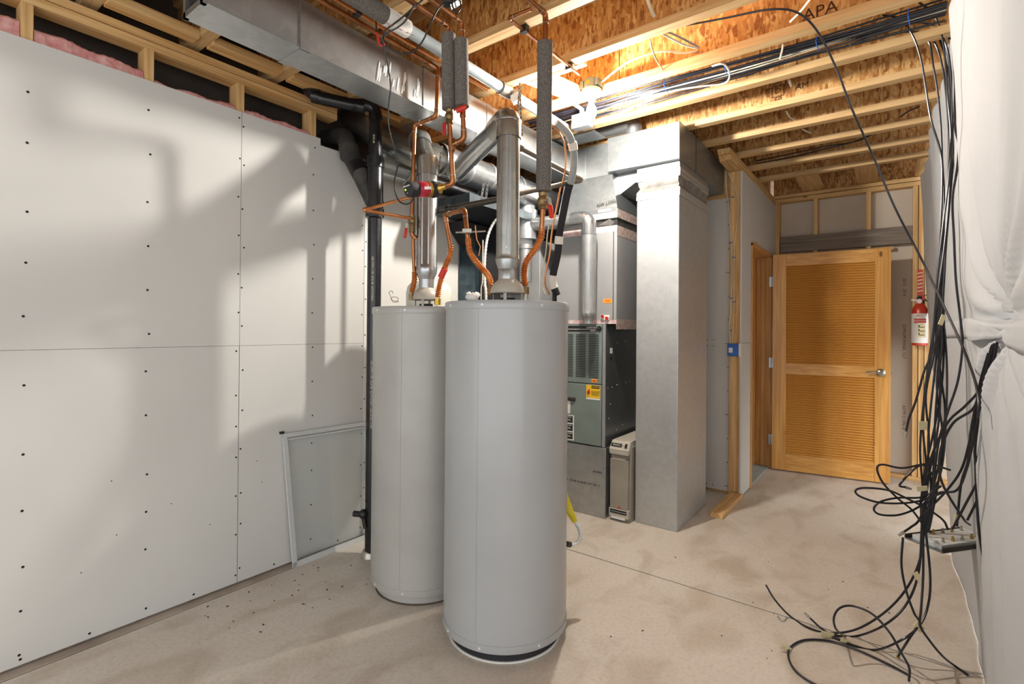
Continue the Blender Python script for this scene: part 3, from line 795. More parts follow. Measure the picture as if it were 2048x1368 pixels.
# perforated hanger straps
def strap(pts, label, w=0.012):
    P = [Vector(p) for p in pts]
    m = MB()
    t = (P[-1]-P[0]).normalized(); side = Vector((0.80, 0.6, 0)); 
    for a, b in zip(P[:-1], P[1:]):
        d = (b-a); n = d.cross(side).normalized()
        m.obox((a+b)/2, d/2, side*w/2, n*0.0008)
    o = tag(m.build('hanger_strap', 'galv_bright'), label, 'hanger strap', 'perforated steel hanger straps')
    h = MB()
    for a, b in zip(P[:-1], P[1:]):
        d = (b-a); L = d.length; n = d.cross(side).normalized()
        if n.y > 0: n = -n
        k = max(1, int(L/0.022))
        for i in range(k):
            h.lathe([(0.0032, 0), (0.0032, 0.0012)], a+d*((i+.5)/k)+n*0.0006, n, n=8)
    q = h.build('hole', 'black', o); q['kind'] = 'stuff'
    return o
strap([(-1.996, 1.997, 2.344), (-2.005, 1.991, 2.266), (-2.015, 1.983, 2.178)], 'perforated steel strap left of the orange pump pipe, holding the vent main')
strap([(-1.756, 2.078, 2.132), (-1.769, 2.070, 2.038), (-1.749, 2.059, 2.003)], 'perforated steel strap with a hooked end around the black iron pipe')
strap([(-1.780, 2.136, 2.147), (-1.788, 2.130, 2.053)], 'straight perforated steel strap just behind the hooked one')
strap([(-1.547, 2.108, 2.610), (-1.557, 2.102, 2.455), (-1.548, 2.084, 2.318)], 'long perforated strap hanging left of the insulated riser', 0.010)
strap([(-1.547, 2.108, 2.598), (-1.542, 2.113, 2.417), (-1.526, 2.101, 2.326)], 'narrow strap ending in a clamp on the grey pipe by the insulated riser', 0.010)

# ================================================================== RECTANGULAR TRUNK DUCT
td = thing('trunk_duct', 'long rectangular galvanised trunk duct hung under the joists above the left wall', 'duct', (-2.04, 2.0, 2.485))
X0, X1, ZD0, ZD1 = -2.125, -1.956, 2.485, 2.687
def sheet(y0, y1):
    m = MB()
    t = 0.0015
    m.box(X0, X1, y0, y1, ZD0, ZD0+t); m.box(X0, X1, y0, y1, ZD1-t, ZD1)
    m.box(X0, X0+t, y0, y1, ZD0+t, ZD1-t); m.box(X1-t, X1, y0, y1, ZD0+t, ZD1-t)
    return m
YD = [0.78, 1.155, 1.836, 2.35, 3.38]
for a, b in zip(YD[:-1], YD[1:]):
    sheet(a, b).build('duct_section', 'galv', td)
for y in YD[1:-1]:
    MB().box(X0-.004, X1+.004, y-.022, y+.022, ZD0-.004, ZD0).box(X1, X1+.005, y-.022, y+.022, ZD0-.004, ZD1).build('drive_cleat', 'galv_bright', td)
MB().box(X0-.002, X0+.02, 0.765, 0.78, ZD0-.002, ZD1).box(X1-.02, X1+.002, 0.765, 0.78, ZD0-.002, ZD1).box(X0, X1, 0.765, 0.78, ZD0-.002, ZD0+.02).build('end_flange', 'galv_bright', td)
MB().box(X1, X1+.004, 0.78, 3.38, ZD0, ZD0+.004).build('corner_seam', 'galv_bright', td)
# white drips and hand prints of sealant on the side of the duct
mb = MB(); rr = random.Random(5)
for k in range(16):
    y = 1.52+rr.random()*0.27; z = 2.52+rr.random()*0.07; L = 0.015+rr.random()*0.04
    mb.lathe([(0.0, -L), (0.004, -L*.8), (0.005, 0), (0.004, L*.8), (0.0, L)], (X1+.0005, y, z), (0.0, 0.15, 1), n=6)
o = mb.build('sealant_smear', 'white', td); o['kind'] = 'stuff'

# ================================================================== PIPEWORK
def pipe(root, pts, r, mat='copper', rad=None, collars=True, name='pipe'):
    rad = rad or r*2.2
    P = fillet(pts, rad, 6)
    o = MB().tube(P, r, 14).build(name, mat, root)
    if collars:
        V = [Vector(p) for p in pts]
        for i in range(1, len(V)-1):
            a = (V[i-1]-V[i]).normalized(); b = (V[i+1]-V[i]).normalized()
            if a.dot(b) < -0.97: continue
            L = r*3.4
            q = fillet([V[i]+a*min(L, (V[i-1]-V[i]).length*.6), V[i], V[i]+b*min(L, (V[i+1]-V[i]).length*.6)], rad, 6)
            e = MB().tube(q, r*1.16, 14).build('elbow', mat, root)
            for s in (0, -1):
                d = (q[1]-q[0]).normalized() if s == 0 else (q[-1]-q[-2]).normalized()
                MB().tube([q[s]-d*0.0015, q[s]+d*0.0015], r*1.22, 14).build('solder_ring', 'solder', e)
    return o
def flex(root, pts, r, n=150, ribs=26, mat='flexcopper'):
    P = resample(spline(pts, 8), n)
    R = [r*(1+0.19*math.sin(2*math.pi*ribs*i/n)) for i in range(n)]
    return MB().tube(P, R, 12).build('flexible_connector', mat, root, angle=80)
def nut(root, p, d, r, h, mat='bronze', n=6, name='nut'):
    p = Vector(p); d = Vector(d).normalized()
    return MB().tube([p, p+d*h], r, n).build(name, mat, root, angle=20)
def sleeve(root, p0, p1, r):
    p0, p1 = Vector(p0), Vector(p1); d = p1-p0
    n = 14
    return MB().tube([p0, p0+d*0.004]+[p0+d*(k/n) for k in range(1, n)]+[p0+d*0.996, p1], [r*.82, r]+[r]*(n-1)+[r, r*.85], 24).build('insulation_sleeve', 'foam', root)
def ball_valve(root, p, d, r, hdir, hl, red_only=False):
    """valve body along d at p; red lever pointing along hl, offset by hdir"""
    p, d, hdir, hl = Vector(p), Vector(d).normalized(), Vector(hdir), Vector(hl)
    b = MB().lathe([(r*1.25, -r*2.6), (r*1.45, -r*2.6), (r*1.45, -r*1.6), (r*1.3, -r*1.4), (r*1.75, -r*.6), (r*1.75, r*.6), (r*1.3, r*1.4), (r*1.45, r*1.6), (r*1.45, r*2.6), (r*1.25, r*2.6)], p, d, n=16).build('ball_valve', 'bronze', root)
    s = p+hdir
    MB().tube([p, s], r*0.55, 10).build('stem', 'solder', b)
    L = hl.length; u = hl.normalized(); wv = u.cross(hdir.normalized()).normalized()
    MB().obox(s+u*L*0.12, u*L*0.17, wv*r*0.6, hdir.normalized()*0.001).build('lever', 'solder', b)
    q0 = s+u*L*0.30
    MB().tube([q0, q0+u*0.004, q0+u*(L*.66), q0+u*(L*.7)], [r*.5, r*.72, r*.72, r*.45], 12).build('lever_grip', 'red', b)
    return b

RC = 0.0112
# --- insulated pair feeding the pump
T1 = 2.25
p1 = thing('copper_riser', 'left one of the twin foam-covered copper risers, red-handled valve below its sleeve', 'pipe', (-1.580, 1.649, 1.974))
pipe(p1, [(-1.588, 0.35, 2.668), (-1.583, 1.618, 2.676), (-1.580, 1.622, 2.295), (-1.578, 1.650, 1.983), (-1.664, 1.635, 1.976)], RC)
sleeve(p1, (-1.583, 1.618, 2.641), (-1.580, 1.622, 2.308), 0.031)
ball_valve(p1, (-1.578, 1.624, 2.277), (0,0,1), 0.012, Vector((-1.582, 1.596, 2.264))-Vector((-1.578, 1.624, 2.277)), Vector((0.0,0.0,-0.075)))
p2 = thing('copper_riser', 'right one of the twin foam-covered copper risers, orange-red clamp at its lower end', 'pipe', (-1.516, 1.646, 2.144))
pipe(p2, [(-1.512, 0.35, 2.690), (-1.522, 1.639, 2.683), (-1.518, 1.643, 2.309), (-1.519, 1.656, 2.172), (-1.576, 1.639, 2.154)], RC)
sleeve(p2, (-1.525, 1.637, 2.606), (-1.520, 1.642, 2.311), 0.031)
MB().tube([(-1.520, 1.604, 2.280), (-1.486, 1.630, 2.298)], 0.012, 12).build('valve_grip', 'red', p2)
MB().lathe([(0.0125, 0), (0.0145, 0.004), (0.0145, 0.03), (0.0125, 0.034)], (-1.520, 1.649, 2.264), (0,0,1), n=14).build('coupling', 'copper_dark', p2)
MB().lathe([(0.0135, 0), (0.015, 0.004), (0.015, 0.05), (0.0135, 0.054)], (-1.577, 1.640, 2.128), (0,0,1), n=14).build('tee', 'copper_dark', p1)

# --- insulated riser of the front heater
p3 = thing('copper_riser', 'single tall foam-covered copper riser with red lever, feeding the front water heater', 'pipe', (-1.352, 1.898, 1.497))
pipe(p3, [(-1.235, 0.9, 2.698), (-1.217, 1.843, 2.710), (-1.222, 1.852, 2.581), (-1.243, 1.877, 1.932), (-1.261, 1.890, 1.758)], RC)
sleeve(p3, (-1.224, 1.851, 2.594), (-1.243, 1.877, 1.947), 0.0335)
ball_valve(p3, (-1.245, 1.876, 1.905), (0,0,1), 0.014, Vector((-1.200, 1.860, 1.904))-Vector((-1.245, 1.876, 1.905)), Vector((0.012,0.0,-0.085)))
flex(p3, [(-1.261, 1.890, 1.785), (-1.262, 1.889, 1.749), (-1.289, 1.881, 1.696), (-1.331, 1.875, 1.645), (-1.352, 1.885, 1.588), (-1.352, 1.898, 1.534)], 0.0135)
nut(p3, (-1.352, 1.898, 1.497), (0,0,1), 0.0165, 0.032)
MB().lathe([(0.013, 0), (0.013, 0.045)], (-1.352, 1.898, AT), n=14).build('nipple', 'solder', p3)
# small branch pipe clipped under the joists beside it
pb = thing('branch_pipe', 'thin copper branch pipe clipped under the joists behind the insulated riser', 'pipe', (-1.337, 1.897, 2.685))
pipe(pb, [(-1.230, 1.751, 2.690), (-1.346, 1.747, 2.690), (-1.336, 2.349, 2.690)], 0.008)
for q in ((-1.340, 1.857, 2.690), (-1.345, 2.260, 2.690)):
    MB().box(q[0]-.016, q[0]+.016, q[1]-.012, q[1]+.012, 2.678, 2.712).build('pipe_clip', 'black', pb)

# --- crossover between the two heaters
cx_ = thing('crossover_pipe', 'bent copper crossover with corrugated ends joining the two water heaters', 'pipe', (-1.656, 1.818, 1.716))
pipe(cx_, [(-1.787, 1.857, 1.742), (-1.805, 1.843, 1.858), (-1.812, 1.838, 1.909), (-1.659, 1.815, 1.912), (-1.633, 1.810, 1.785), (-1.631, 1.812, 1.756)], RC)
flex(cx_, [(-1.631, 1.812, 1.766), (-1.615, 1.812, 1.697), (-1.569, 1.822, 1.638), (-1.519, 1.822, 1.592), (-1.485, 1.810, 1.550), (-1.480, 1.801, 1.530)], 0.013)
flex(cx_, [(-1.787, 1.857, 1.758), (-1.798, 1.862, 1.709), (-1.828, 1.864, 1.660), (-1.858, 1.867, 1.606), (-1.877, 1.865, 1.547), (-1.883, 1.861, 1.496)], 0.013)
MB().tube([(-1.828, 1.858, 1.642), (-1.859, 1.860, 1.600)], 0.0162, 14).build('red_tape', 'red', cx_)
nut(cx_, (-1.883, 1.861, 1.457), (0,0,1), 0.017, 0.034, 'brass')
nut(cx_, (-1.482, 1.800, 1.491), (0,0,1), 0.012, 0.05, 'copper_dark', 12, 'nipple')
k0 = Vector((-1.632, 1.805, 1.803))
MB().obox(k0, (0.018,0.012,0), (-0.007,0.009,0), (0,0,0.009)).build('clamp', 'solder', cx_)
MB().tube([k0-Vector((0.055,0.02,0.004)), k0+Vector((0.07,0.055,0.0))], 0.004, 8).build('clamp_bolt', 'solder', cx_)
MB().tube([k0+Vector((0.035,0.02,0.025)), k0+Vector((0.04,0.025,-0.04)), k0+Vector((0.055,0.035,-0.075)), k0+Vector((0.05,0.03,-0.12))], 0.0025, 8).build('bond_wire', 'copper_bright', cx_)

# --- cold line of the rear heater with isolating valve
p4 = thing('copper_line', 'copper line dropping from the duct past the pump to the rear water heater', 'pipe', (-2.069, 1.847, 1.487))
pipe(p4, [(-1.90, 0.45, 2.690), (-1.90, 1.80, 2.690), (-1.864, 1.832, 2.661), (-1.870, 1.829, 2.419), (-2.012, 1.809, 2.402), (-2.028, 1.812, 1.893), (-2.028, 1.813, 1.827), (-2.019, 1.833, 1.808)], RC)
pipe(p4, [(-2.031, 1.823, 1.808), (-2.026, 1.828, 1.630)], 0.009, collars=False)
MB().lathe([(0.012, 0), (0.0165, 0.005), (0.0165, 0.09), (0.012, 0.095)], (-2.028, 1.813, 1.837), (0,0,1), n=14).build('tee', 'bronze', p4)
ball_valve(p4, (-2.021, 1.806, 1.901), (0,0,1), 0.0105, Vector((-2.011, 1.763, 1.877))-Vector((-2.021, 1.806, 1.901)), Vector((-0.012,-0.004,-0.075)))
flex(p4, [(-2.032, 1.836, 1.632), (-2.039, 1.843, 1.593), (-2.053, 1.846, 1.559), (-2.065, 1.849, 1.527)], 0.0135, 60, 10)
nut(p4, (-2.067, 1.848, 1.487), (0,0,1), 0.015, 0.035)
p5 = thing('copper_loop', 'thin copper hairpin loop sticking out to the left past the drain pipe', 'pipe', (-2.075, 1.565, 1.905))
pipe(p5, [(-1.994, 1.787, 2.019), (-2.093, 1.551, 1.917), (-2.010, 1.789, 1.907)], 0.0085, 'copper_bright', rad=0.01)
p6 = thing('copper_line', 'long thin copper line running over the trunk duct edge near the ceiling hook', 'pipe', (-1.896, 1.380, 2.690))
pipe(p6, [(-1.845, 0.50, 2.69), (-1.845, 2.2, 2.69)], 0.0085, 'copper_bright', collars=False)
for y in (1.33, 1.9):
    MB().box(-1.865, -1.825, y-.01, y+.01, 2.676, 2.712).build('pipe_clip', 'black', p6)
p7 = thing('copper_line', 'copper line close beside the pale label pipe under the joists', 'pipe', (-1.775, 1.6, 2.67))
pipe(p7, [(-1.775, 0.55, 2.68), (-1.775, 3.0, 2.68)], 0.0085, 'copper_bright', collars=False)

# --- pale pipe with white label running along the joists
pv = thing('drain_line', 'pale grey plastic pipe with a white paper label running under the joists', 'pipe', (-1.69, 1.6, 2.60))
MB().tube([(-1.688, 0.45, 2.63), (-1.688, 1.36, 2.63)], 0.036, 20).build('foam_cover', 'foam', pv)
MB().tube([(-1.688, 1.35, 2.63), (-1.688, 1.47, 2.63)], 0.037, 20).build('paper_label', 'paper', pv)
lettering('4-8-08  3/4', 0.03, (-1.665, 1.41, 2.594), (0.2,1,0), (-1,0.2,0.5), 'ink_red', pv, 'label_print')
MB().tube([(-1.688, 1.42, 2.63), (-1.688, 2.80, 2.63)], 0.0275, 20).build('pipe', 'pvc_grey', pv)
MB().tube([(-1.688, 2.12, 2.63), (-1.688, 2.20, 2.63)], 0.034, 20).build('coupling', 'pipe_grey', pv)
MB().tube([(-1.684, 2.213, 2.600), (-1.650, 2.232, 2.620)], 0.036, 6).build('hex_plug', 'white', pv)

# --- pump
pu = thing('circulation_pump', 'small red, black and brass circulation pump with a lit green dot on its face', 'pump', (-1.680, 1.561, 1.908))
f0 = Vector((-1.687, 1.481, 1.938)); v0 = Vector((-1.661, 1.626, 1.966)); ax = (v0-f0).normalized(); PL = (v0-f0).length
MB().lathe([(0.0, -.002), (0.030, 0), (0.0345, 0.004), (0.0345, 0.030), (0.033, 0.034), (0.033, 0.05)], f0, ax, n=32).build('control_head', 'black_matte', pu)
MB().lathe([(0.0335, 0.048), (0.0345, 0.05), (0.0345, PL*.66), (0.0335, PL*.67)], f0, ax, n=32).build('motor_body', 'pump_red', pu)
MB().lathe([(0.034, PL*.66), (0.036, PL*.67), (0.036, PL*.76), (0.034, PL*.77)], f0, ax, n=32).build('union_ring', 'brass', pu)
MB().lathe([(0.030, PL*.76), (0.036, PL*.80), (0.038, PL*.9), (0.034, PL*1.0), (0.015, PL*1.05)], f0, ax, n=28).build('volute', 'black_matte', pu)
bf = Vector((-1.641, 1.622, 1.967)); bd = Vector((-1.621, 1.643, 1.977))-bf; bd.normalize()
MB().tube([bf-bd*.03, bf-bd*.01, bf-bd*.008, bf+bd*.012, bf+bd*.014, bf+bd*.03], [0.016, 0.016, 0.024, 0.024, 0.014, 0.014], 18).build('brass_fitting', 'brass', pu, angle=25)
un = ax.cross(Vector((0,0,1))).normalized(); vn = un.cross(ax)
MB().lathe([(0.0032, 0), (0.0032, 0.002)], f0-ax*.003+un*(-0.012), -ax, n=10).build('indicator_light', 'led', pu)
MB().lathe([(0.005, 0), (0.005, 0.001)], f0-ax*.0028-vn*0.016, -ax, n=12).build('button', 'box_grey', pu)
lettering('ALPHA PUMP', 0.009, f0-ax*.0032+vn*0.014, -un, vn, 'ink_white', pu, 'face_print')
MB().obox(f0+ax*.085-vn*0.0-Vector((0,0,0)), ax*.02, vn*.006, un*.0352).build('body_print', 'ink_white', pu)
cord = tag(MB().tube(spline([(-1.691, 1.515, 1.926), (-1.700, 1.521, 1.902), (-1.726, 1.515, 1.887), (-1.760, 1.501, 1.898), (-1.784, 1.495, 1.943), (-1.788, 1.492, 1.994), (-1.779, 1.499, 2.048), (-1.777, 1.500, 2.077), (-1.780, 1.485, 2.130), (-1.787, 1.467, 2.193), (-1.788, 1.453, 2.255), (-1.769, 1.442, 2.324), (-1.748, 1.433, 2.380), (-1.739, 1.414, 2.446), (-1.729, 1.383, 2.515), (-1.728, 1.372, 2.552), (-1.701, 1.367, 2.582), (-1.638, 1.389, 2.616), (-1.549, 1.430, 2.683), (-1.478, 1.459, 2.732)], 8), 0.0036, 8).build('power_cord', 'black'), 'black power cord dropping from the ceiling hook to the pump', 'cord')
cord2 = tag(MB().tube(spline([(-1.566, 1.405, 2.660), (-1.603, 1.390, 2.600), (-1.639, 1.376, 2.575), (-1.692, 1.361, 2.560), (-1.699, 1.356, 2.535), (-1.682, 1.369, 2.504), (-1.646, 1.397, 2.479), (-1.604, 1.428, 2.486), (-1.563, 1.446, 2.526), (-1.528, 1.459, 2.597), (-1.507, 1.475, 2.649), (-1.489, 1.488, 2.672)], 8), 0.0036, 8).build('power_cord', 'black'), 'black cord looped below the ceiling toward the small adapter', 'cord')
ad = thing('plug_adapter', 'small black adapter with a glossy label and coiled lead at the very top', 'adapter', (-1.458, 1.512, 2.666))
MB().obox((-1.466, 1.505, 2.690), (0.022,0.016,0.0), (-.012,0.018,0), (0,0,0.02)).build('body', 'black', ad, bevel=0.003)
MB().obox((-1.446, 1.521, 2.674), (0.018,0.012,0.012), (-.010,0.014,0), (-0.001,0,0.001)).build('label', 'white', ad)
MB().tube(spline([(-1.434, 1.492, 2.679), (-1.437, 1.490, 2.647), (-1.422, 1.501, 2.622), (-1.411, 1.510, 2.639), (-1.412, 1.508, 2.667), (-1.426, 1.498, 2.679)]), 0.0035, 8).build('lead', 'black', ad)
hk = thing('storage_hook', 'steel utility hook with a red plastic tip hanging under the joists', 'hook', (-1.785, 1.404, 2.560))
MB().tube(spline([(-1.801, 1.391, 2.716), (-1.799, 1.393, 2.651), (-1.796, 1.395, 2.618)]), 0.003, 8).build('shank', 'iron', hk)
MB().tube(spline([(-1.796, 1.395, 2.618), (-1.790, 1.400, 2.575), (-1.782, 1.406, 2.562), (-1.771, 1.414, 2.568), (-1.771, 1.414, 2.592)]), 0.0042, 8).build('tip', 'red', hk)

# --- black drain stack by the left wall
SX, SY = -2.430, 1.884
ds = thing('drain_stack', 'tall black plastic drain stack with a side branch, standing by the left wall', 'pipe', (SX, SY, 0))
MB().tube([(SX, SY, 0.0), (SX, SY, 2.40)], 0.040, 28).build('pipe', 'abs', ds)
MB().lathe([(0.0405, 1.975), (0.053, 1.98), (0.053, 2.03), (0.048, 2.035), (0.046, 2.27), (0.052, 2.275), (0.052, 2.335), (0.041, 2.338)], (SX, SY, 0), n=28).build('wye_fitting', 'abs', ds)
TZ = 2.643
pp = fillet([(SX, SY, 2.33), (SX, SY, TZ), (-2.512, 1.783, 2.628), (-2.636, 1.652, 2.653), (-2.695, 1.619, 2.698), (-2.749, 1.616, 2.781)], 0.085, 7)
MB().tube(pp, 0.036, 24).build('vent_arm', 'abs', ds)
for q in ((-2.654, 1.638, 2.662), (-2.483, 1.823, 2.626)):
    d = (Vector((-2.636, 1.652, 2.653))-Vector((-2.512, 1.783, 2.628))).normalized()
    MB().tube([Vector(q)-d*.02, Vector(q)+d*.02], 0.0405, 24).build('hub', 'abs', ds)
MB().tube([(SX, SY, TZ-.085), (SX, SY, TZ-.06)], 0.0405, 24).build('hub', 'abs', ds)
br = [(-2.962, 1.895, 2.570), (-2.702, 1.866, 2.513), (-2.619, 1.841, 2.381), (-2.526, 1.849, 2.255), (SX, SY+.01, 2.05)]
MB().tube(fillet(br, 0.09, 6), 0.052, 24).build('branch_arm', 'abs_dusty', ds)
MB().tube([(-2.641, 1.849, 2.424), (-2.612, 1.840, 2.362)], 0.058, 24).build('hub', 'abs_dusty', ds)
MB().tube([(-2.562, 1.847, 2.306), (-2.521, 1.853, 2.246)], 0.056, 24).build('hub', 'abs', ds)
_d = Vector((0.62, -0.785, 0))
for _z, _s in ((2.43, 'SCH 40'), (1.62, 'ABS DWV 3 IN  SCH 40  ASTM D2661'), (0.95, 'ABS DWV 3 IN  SCH 40  ASTM D2661  CELLULAR CORE')):
    lettering(_s, 0.016, Vector((SX, SY, _z))+_d*0.0403, (0,0,-1), (0.785, 0.62, 0), 'tape_tag', ds, 'pipe_print')
MB().lathe([(0.041, 0.0), (0.055, 0.002), (0.05, 0.03), (0.041, 0.04)], (SX-.01, SY, 0), n=24).build('floor_flange', 'solder', ds)
dv = thing('drain_valve', 'black knob-shaped cleanout valve low on the drain stack beside the rear heater', 'valve', (-2.462, 1.845, 0.246))
q = Vector((-2.443, 1.834, 0.259))
MB().ball(q, 0.028, 14).build('body', 'black', dv)
MB().tube([q+Vector((-.012,-.012,0)), q+Vector((-.05,-.03,0))], 0.017, 10).build('knob', 'black_matte', dv, angle=20)
MB().tube([q+Vector((0,0,-.02)), q+Vector((0.012,0.005,-.08))], 0.012, 10).build('neck', 'iron', dv)

# --- black iron gas pipe and grey pipes behind the heaters
gp = thing('gas_pipe', 'black iron pipe crossing behind the flues, held by the hooked strap', 'pipe', (-1.838, 2.055, 1.980))
pipe(gp, [(-1.972, 1.917, 1.960), (-1.601, 2.146, 2.039)], 0.0165, 'iron', collars=False)
MB().tube([(-1.943, 1.933, 1.968), (-1.911, 1.950, 1.972)], 0.022, 16).build('coupling', 'iron', gp)
MB().tube([(-1.905, 1.955, 1.975), (-1.899, 1.960, 1.976)], 0.024, 16).build('coupling_ring', 'iron', gp)
gq = thing('gas_pipe', 'grey pipe turning a square corner in front of the furnace plenum', 'pipe', (-1.361, 2.413, 2.142))
pipe(gq, [(-1.550, 2.082, 2.277), (-1.397, 2.499, 2.174), (-1.589, 2.129, 2.042)], 0.0135, 'pipe_grey', rad=0.02)
MB().tube([(-1.546, 2.086, 2.277), (-1.539, 2.116, 2.272)], 0.021, 14).build('union', 'pipe_grey', gq)

# --- expansion tank behind the rear heater
et = thing('expansion_tank', 'white rounded expansion tank peeking out behind the rear water heater', 'tank', (-2.233, 2.137, 1.356))
ec = Vector((-2.233, 2.136, 1.506))
MB().lathe([(0.137, -0.30), (0.137, 0.04), (0.130, 0.075), (0.112, 0.098), (0.085, 0.108), (0.0, 0.112)], ec, n=36, caps=False).build('shell', 'tank_white', et)
MB().lathe([(0.138, -0.12), (0.1395, -0.115), (0.138, -0.11)], ec, n=36, caps=False).build('weld_seam', 'tank_white', et)
MB().tube([ec+Vector((0,0,0.108)), ec+Vector((0,0,0.75))], 0.011, 12).build('pipe', 'copper', et)

# --- odds and ends on top of the heaters
tp = tag(MB().ball((-1.493, 1.691, 1.492), 0.022, 14).build('tissue', 'paper'), 'crumpled white tissue lying on top of the front water heater', 'tissue')
tp = bpy.data.objects['tissue']
for v in tp.data.vertices:
    r_ = random.Random(int(v.co.x*9999)+int(v.co.z*7777)).uniform(0.75, 1.25)
    v.co = Vector((v.co.x*1.6*r_, v.co.y*1.1*r_, v.co.z*0.95*r_))
tp.location.z = AT+0.003
wr = tag(MB().tube(spline([(-2.027, 1.728, 1.470), (-2.056, 1.706, 1.480), (-2.052, 1.709, 1.495), (-2.031, 1.725, 1.490), (-2.037, 1.720, 1.470), (-2.053, 1.708, 1.472), (-2.064, 1.700, 1.505), (-2.068, 1.697, 1.518), (-2.056, 1.706, 1.526), (-2.052, 1.709, 1.513)]), 0.0014, 6).build('wire_curl', 'black'), 'thin curled black wire on top of the rear water heater', 'wire')

# --- refrigerant line set beside the furnace coil
rl = thing('refrigerant_line', 'black foam-covered refrigerant line strapped with white tape beside the furnace', 'pipe', (-1.559, 2.455, 1.532))
pts = spline([(-1.397, 2.222, 2.405), (-1.368, 2.294, 2.362), (-1.365, 2.347, 2.292), (-1.392, 2.390, 2.188), (-1.441, 2.416, 2.092), (-1.469, 2.421, 1.986), (-1.502, 2.434, 1.872), (-1.521, 2.445, 1.757), (-1.559, 2.455, 1.618), (-1.549, 2.488, 1.534)], 8)
MB().tube(cut(pts, 0, .36), 0.019, 16).build('foam_cover', 'pvc_grey', rl)
MB().tube(cut(pts, .36, 1), 0.0205, 16).build('foam_cover', 'black_matte', rl)
for a, b in ((.14, .18), (.655, .70), (.88, .955)):
    MB().tube(cut(pts, a, b), 0.024, 14).build('tape_wrap', 'paper', rl)
off = Vector((-0.03, -0.035, 0.0))
MB().tube([p+off for p in pts], 0.005, 8).build('liquid_line', 'copper_bright', rl)
MB().tube([p+off*1.3+Vector((-.012,0,0)) for p in cut(pts, .6, 1)], 0.003, 8).build('control_wire', 'romex', rl)

# ================================================================== FURNACE STACK
FY = 3.26; FXR = -1.617; FXL = -2.15; FYB = 3.98
st_ = thing('plenum_box', 'galvanised sheet-metal base box with a crease under the furnace', 'plenum box', ((FXL+FXR)/2, 3.6, 0))
MB().box(FXL, FXR, FY, FYB, 0.0, 0.498).build('box', 'galv', st_, bevel=0.002)
MB().box(FXL, FXR-.012, FY-.004, FY, 0.30, 0.306).build('folded_seam', 'galv_bright', st_)
MB().box(FXR-.045, FXR-.004, FY-.003, FY, 0.02, 0.49).build('edge_flange', 'galv', st_)
lettering('GALV  22 GA  X 60-05  LOT 18  11605', 0.021, (-1.80, FY-.0012, 0.225), (1,0,0), (0,0,1), 'ink', st_, 'mill_print')
lettering('ACCESS', 0.02, (-1.68, FY-.0045, 0.322), (1,0,0), (0,0,1), 'ink', st_, 'mill_print')
fu = thing('furnace', 'grey-green gas furnace with louvred upper door and yellow warning label', 'furnace', ((FXL+FXR)/2, 3.6, 0.5))
MB().box(FXL, FXR-.012, FY+.012, FYB, 0.5, 1.378).build('cabinet', 'furnace_side', fu, bevel=0.002)
MB().box(FXR-.032, FXR-.010, FY+.004, FY+.014, 0.503, 1.376).build('corner_post', 'coil_case', fu)
UD0, UD1 = 0.948, 1.372
MB().box(FXL+.02, FXR-.036, FY-.004, FY+.012, 0.508, 0.942).build('lower_door', 'furnace_green', fu, bevel=0.004)
ud = MB().box(FXL+.02, FXR-.036, FY-.004, FY+.012, UD0, UD1).build('upper_door', 'furnace_green', fu, bevel=0.004)
# louvre banks of the upper door
first = None
for bx in (-1.715, -1.820, -1.925, -2.03):
    for k in range(26):
        z = 0.99+k*0.0122
        if first is None:
            first = MB().box(bx-.040, bx+.040, FY-.0052, FY-.003, z, z+.0062).build('louver_slot', 'black_matte', ud); f0_ = (bx, z)
        else:
            repeat(first, ud, (bx-f0_[0], 0, z-f0_[1]))
nb = MB().box(FXL+.03, -1.694, FY-.006, FY-.004, 1.322, 1.364).build('name_plate', 'black', fu)
MB().box(FXL+.03, -1.694, FY-.0065, FY-.0058, 1.337, 1.340).build('stripe', 'ink_white', nb)
lettering('COMFORT II', 0.018, (-1.725, FY-.0064, 1.351), (1,0,0), (0,0,1), 'ink_white', nb, 'name_print', 'CENTER')
lettering('SERIES', 0.014, (-1.722, FY-.0064, 1.328), (1,0,0), (0,0,1), 'ink_white', nb, 'name_print', 'CENTER')
MB().lathe([(0.020, 0), (0.020, 0.006), (0.013, 0.007), (0.013, 0.002), (0, 0.002)], (-1.672, FY-.004, 1.343), (0,-1,0), n=20).build('sight_port', 'black', fu)
MB().tube([(-2.02, FY-.006, 0.822), (-1.862, FY-.006, 0.822)], 0.014, 14).build('grip_recess', 'iron', fu)
yl = MB().box(-1.772, -1.662, FY-.0062, FY-.0045, 0.846, 0.938).build('warning_label', 'yellow', fu)
MB().box(-1.730, -1.664, FY-.0068, FY-.006, 0.915, 0.935).build('label_header', 'ink', yl)
lettering('WARNING', 0.014, (-1.697, FY-.0071, 0.925), (1,0,0), (0,0,1), 'yellow', yl, 'label_print')
lettering('FIRE OR EXPLOSION\nHAZARD. FAILURE TO\nFOLLOW SAFETY\nWARNINGS EXACTLY\nCOULD RESULT', 0.0075, (-1.697, FY-.0065, 0.88), (1,0,0), (0,0,1), 'ink', yl, 'label_print')
MB().lathe([(0.0, -.018), (0.010, -.012), (0.012, 0), (0.006, 0.014), (0.0, 0.022)], (-1.752, FY-.0065, 0.888), (0.3,0,1), n=10).build('flame_symbol', 'ink_red', yl)
MB().box(-1.772, -1.662, FY-.0056, FY-.0045, 0.834, 0.846).build('label_margin', 'white', yl)
ol = MB().box(-1.728, -1.688, FY-.0062, FY-.0045, 0.958, 0.982).build('orange_sticker', 'orange_label', fu)
MB().box(-1.722, -1.694, FY-.0066, FY-.006, 0.966, 0.974).build('sticker_print', 'ink_red', ol)
wl = MB().box(-2.0, -1.872, FY-.0062, FY-.0045, 0.52, 0.705).build('instruction_label', 'white', fu)
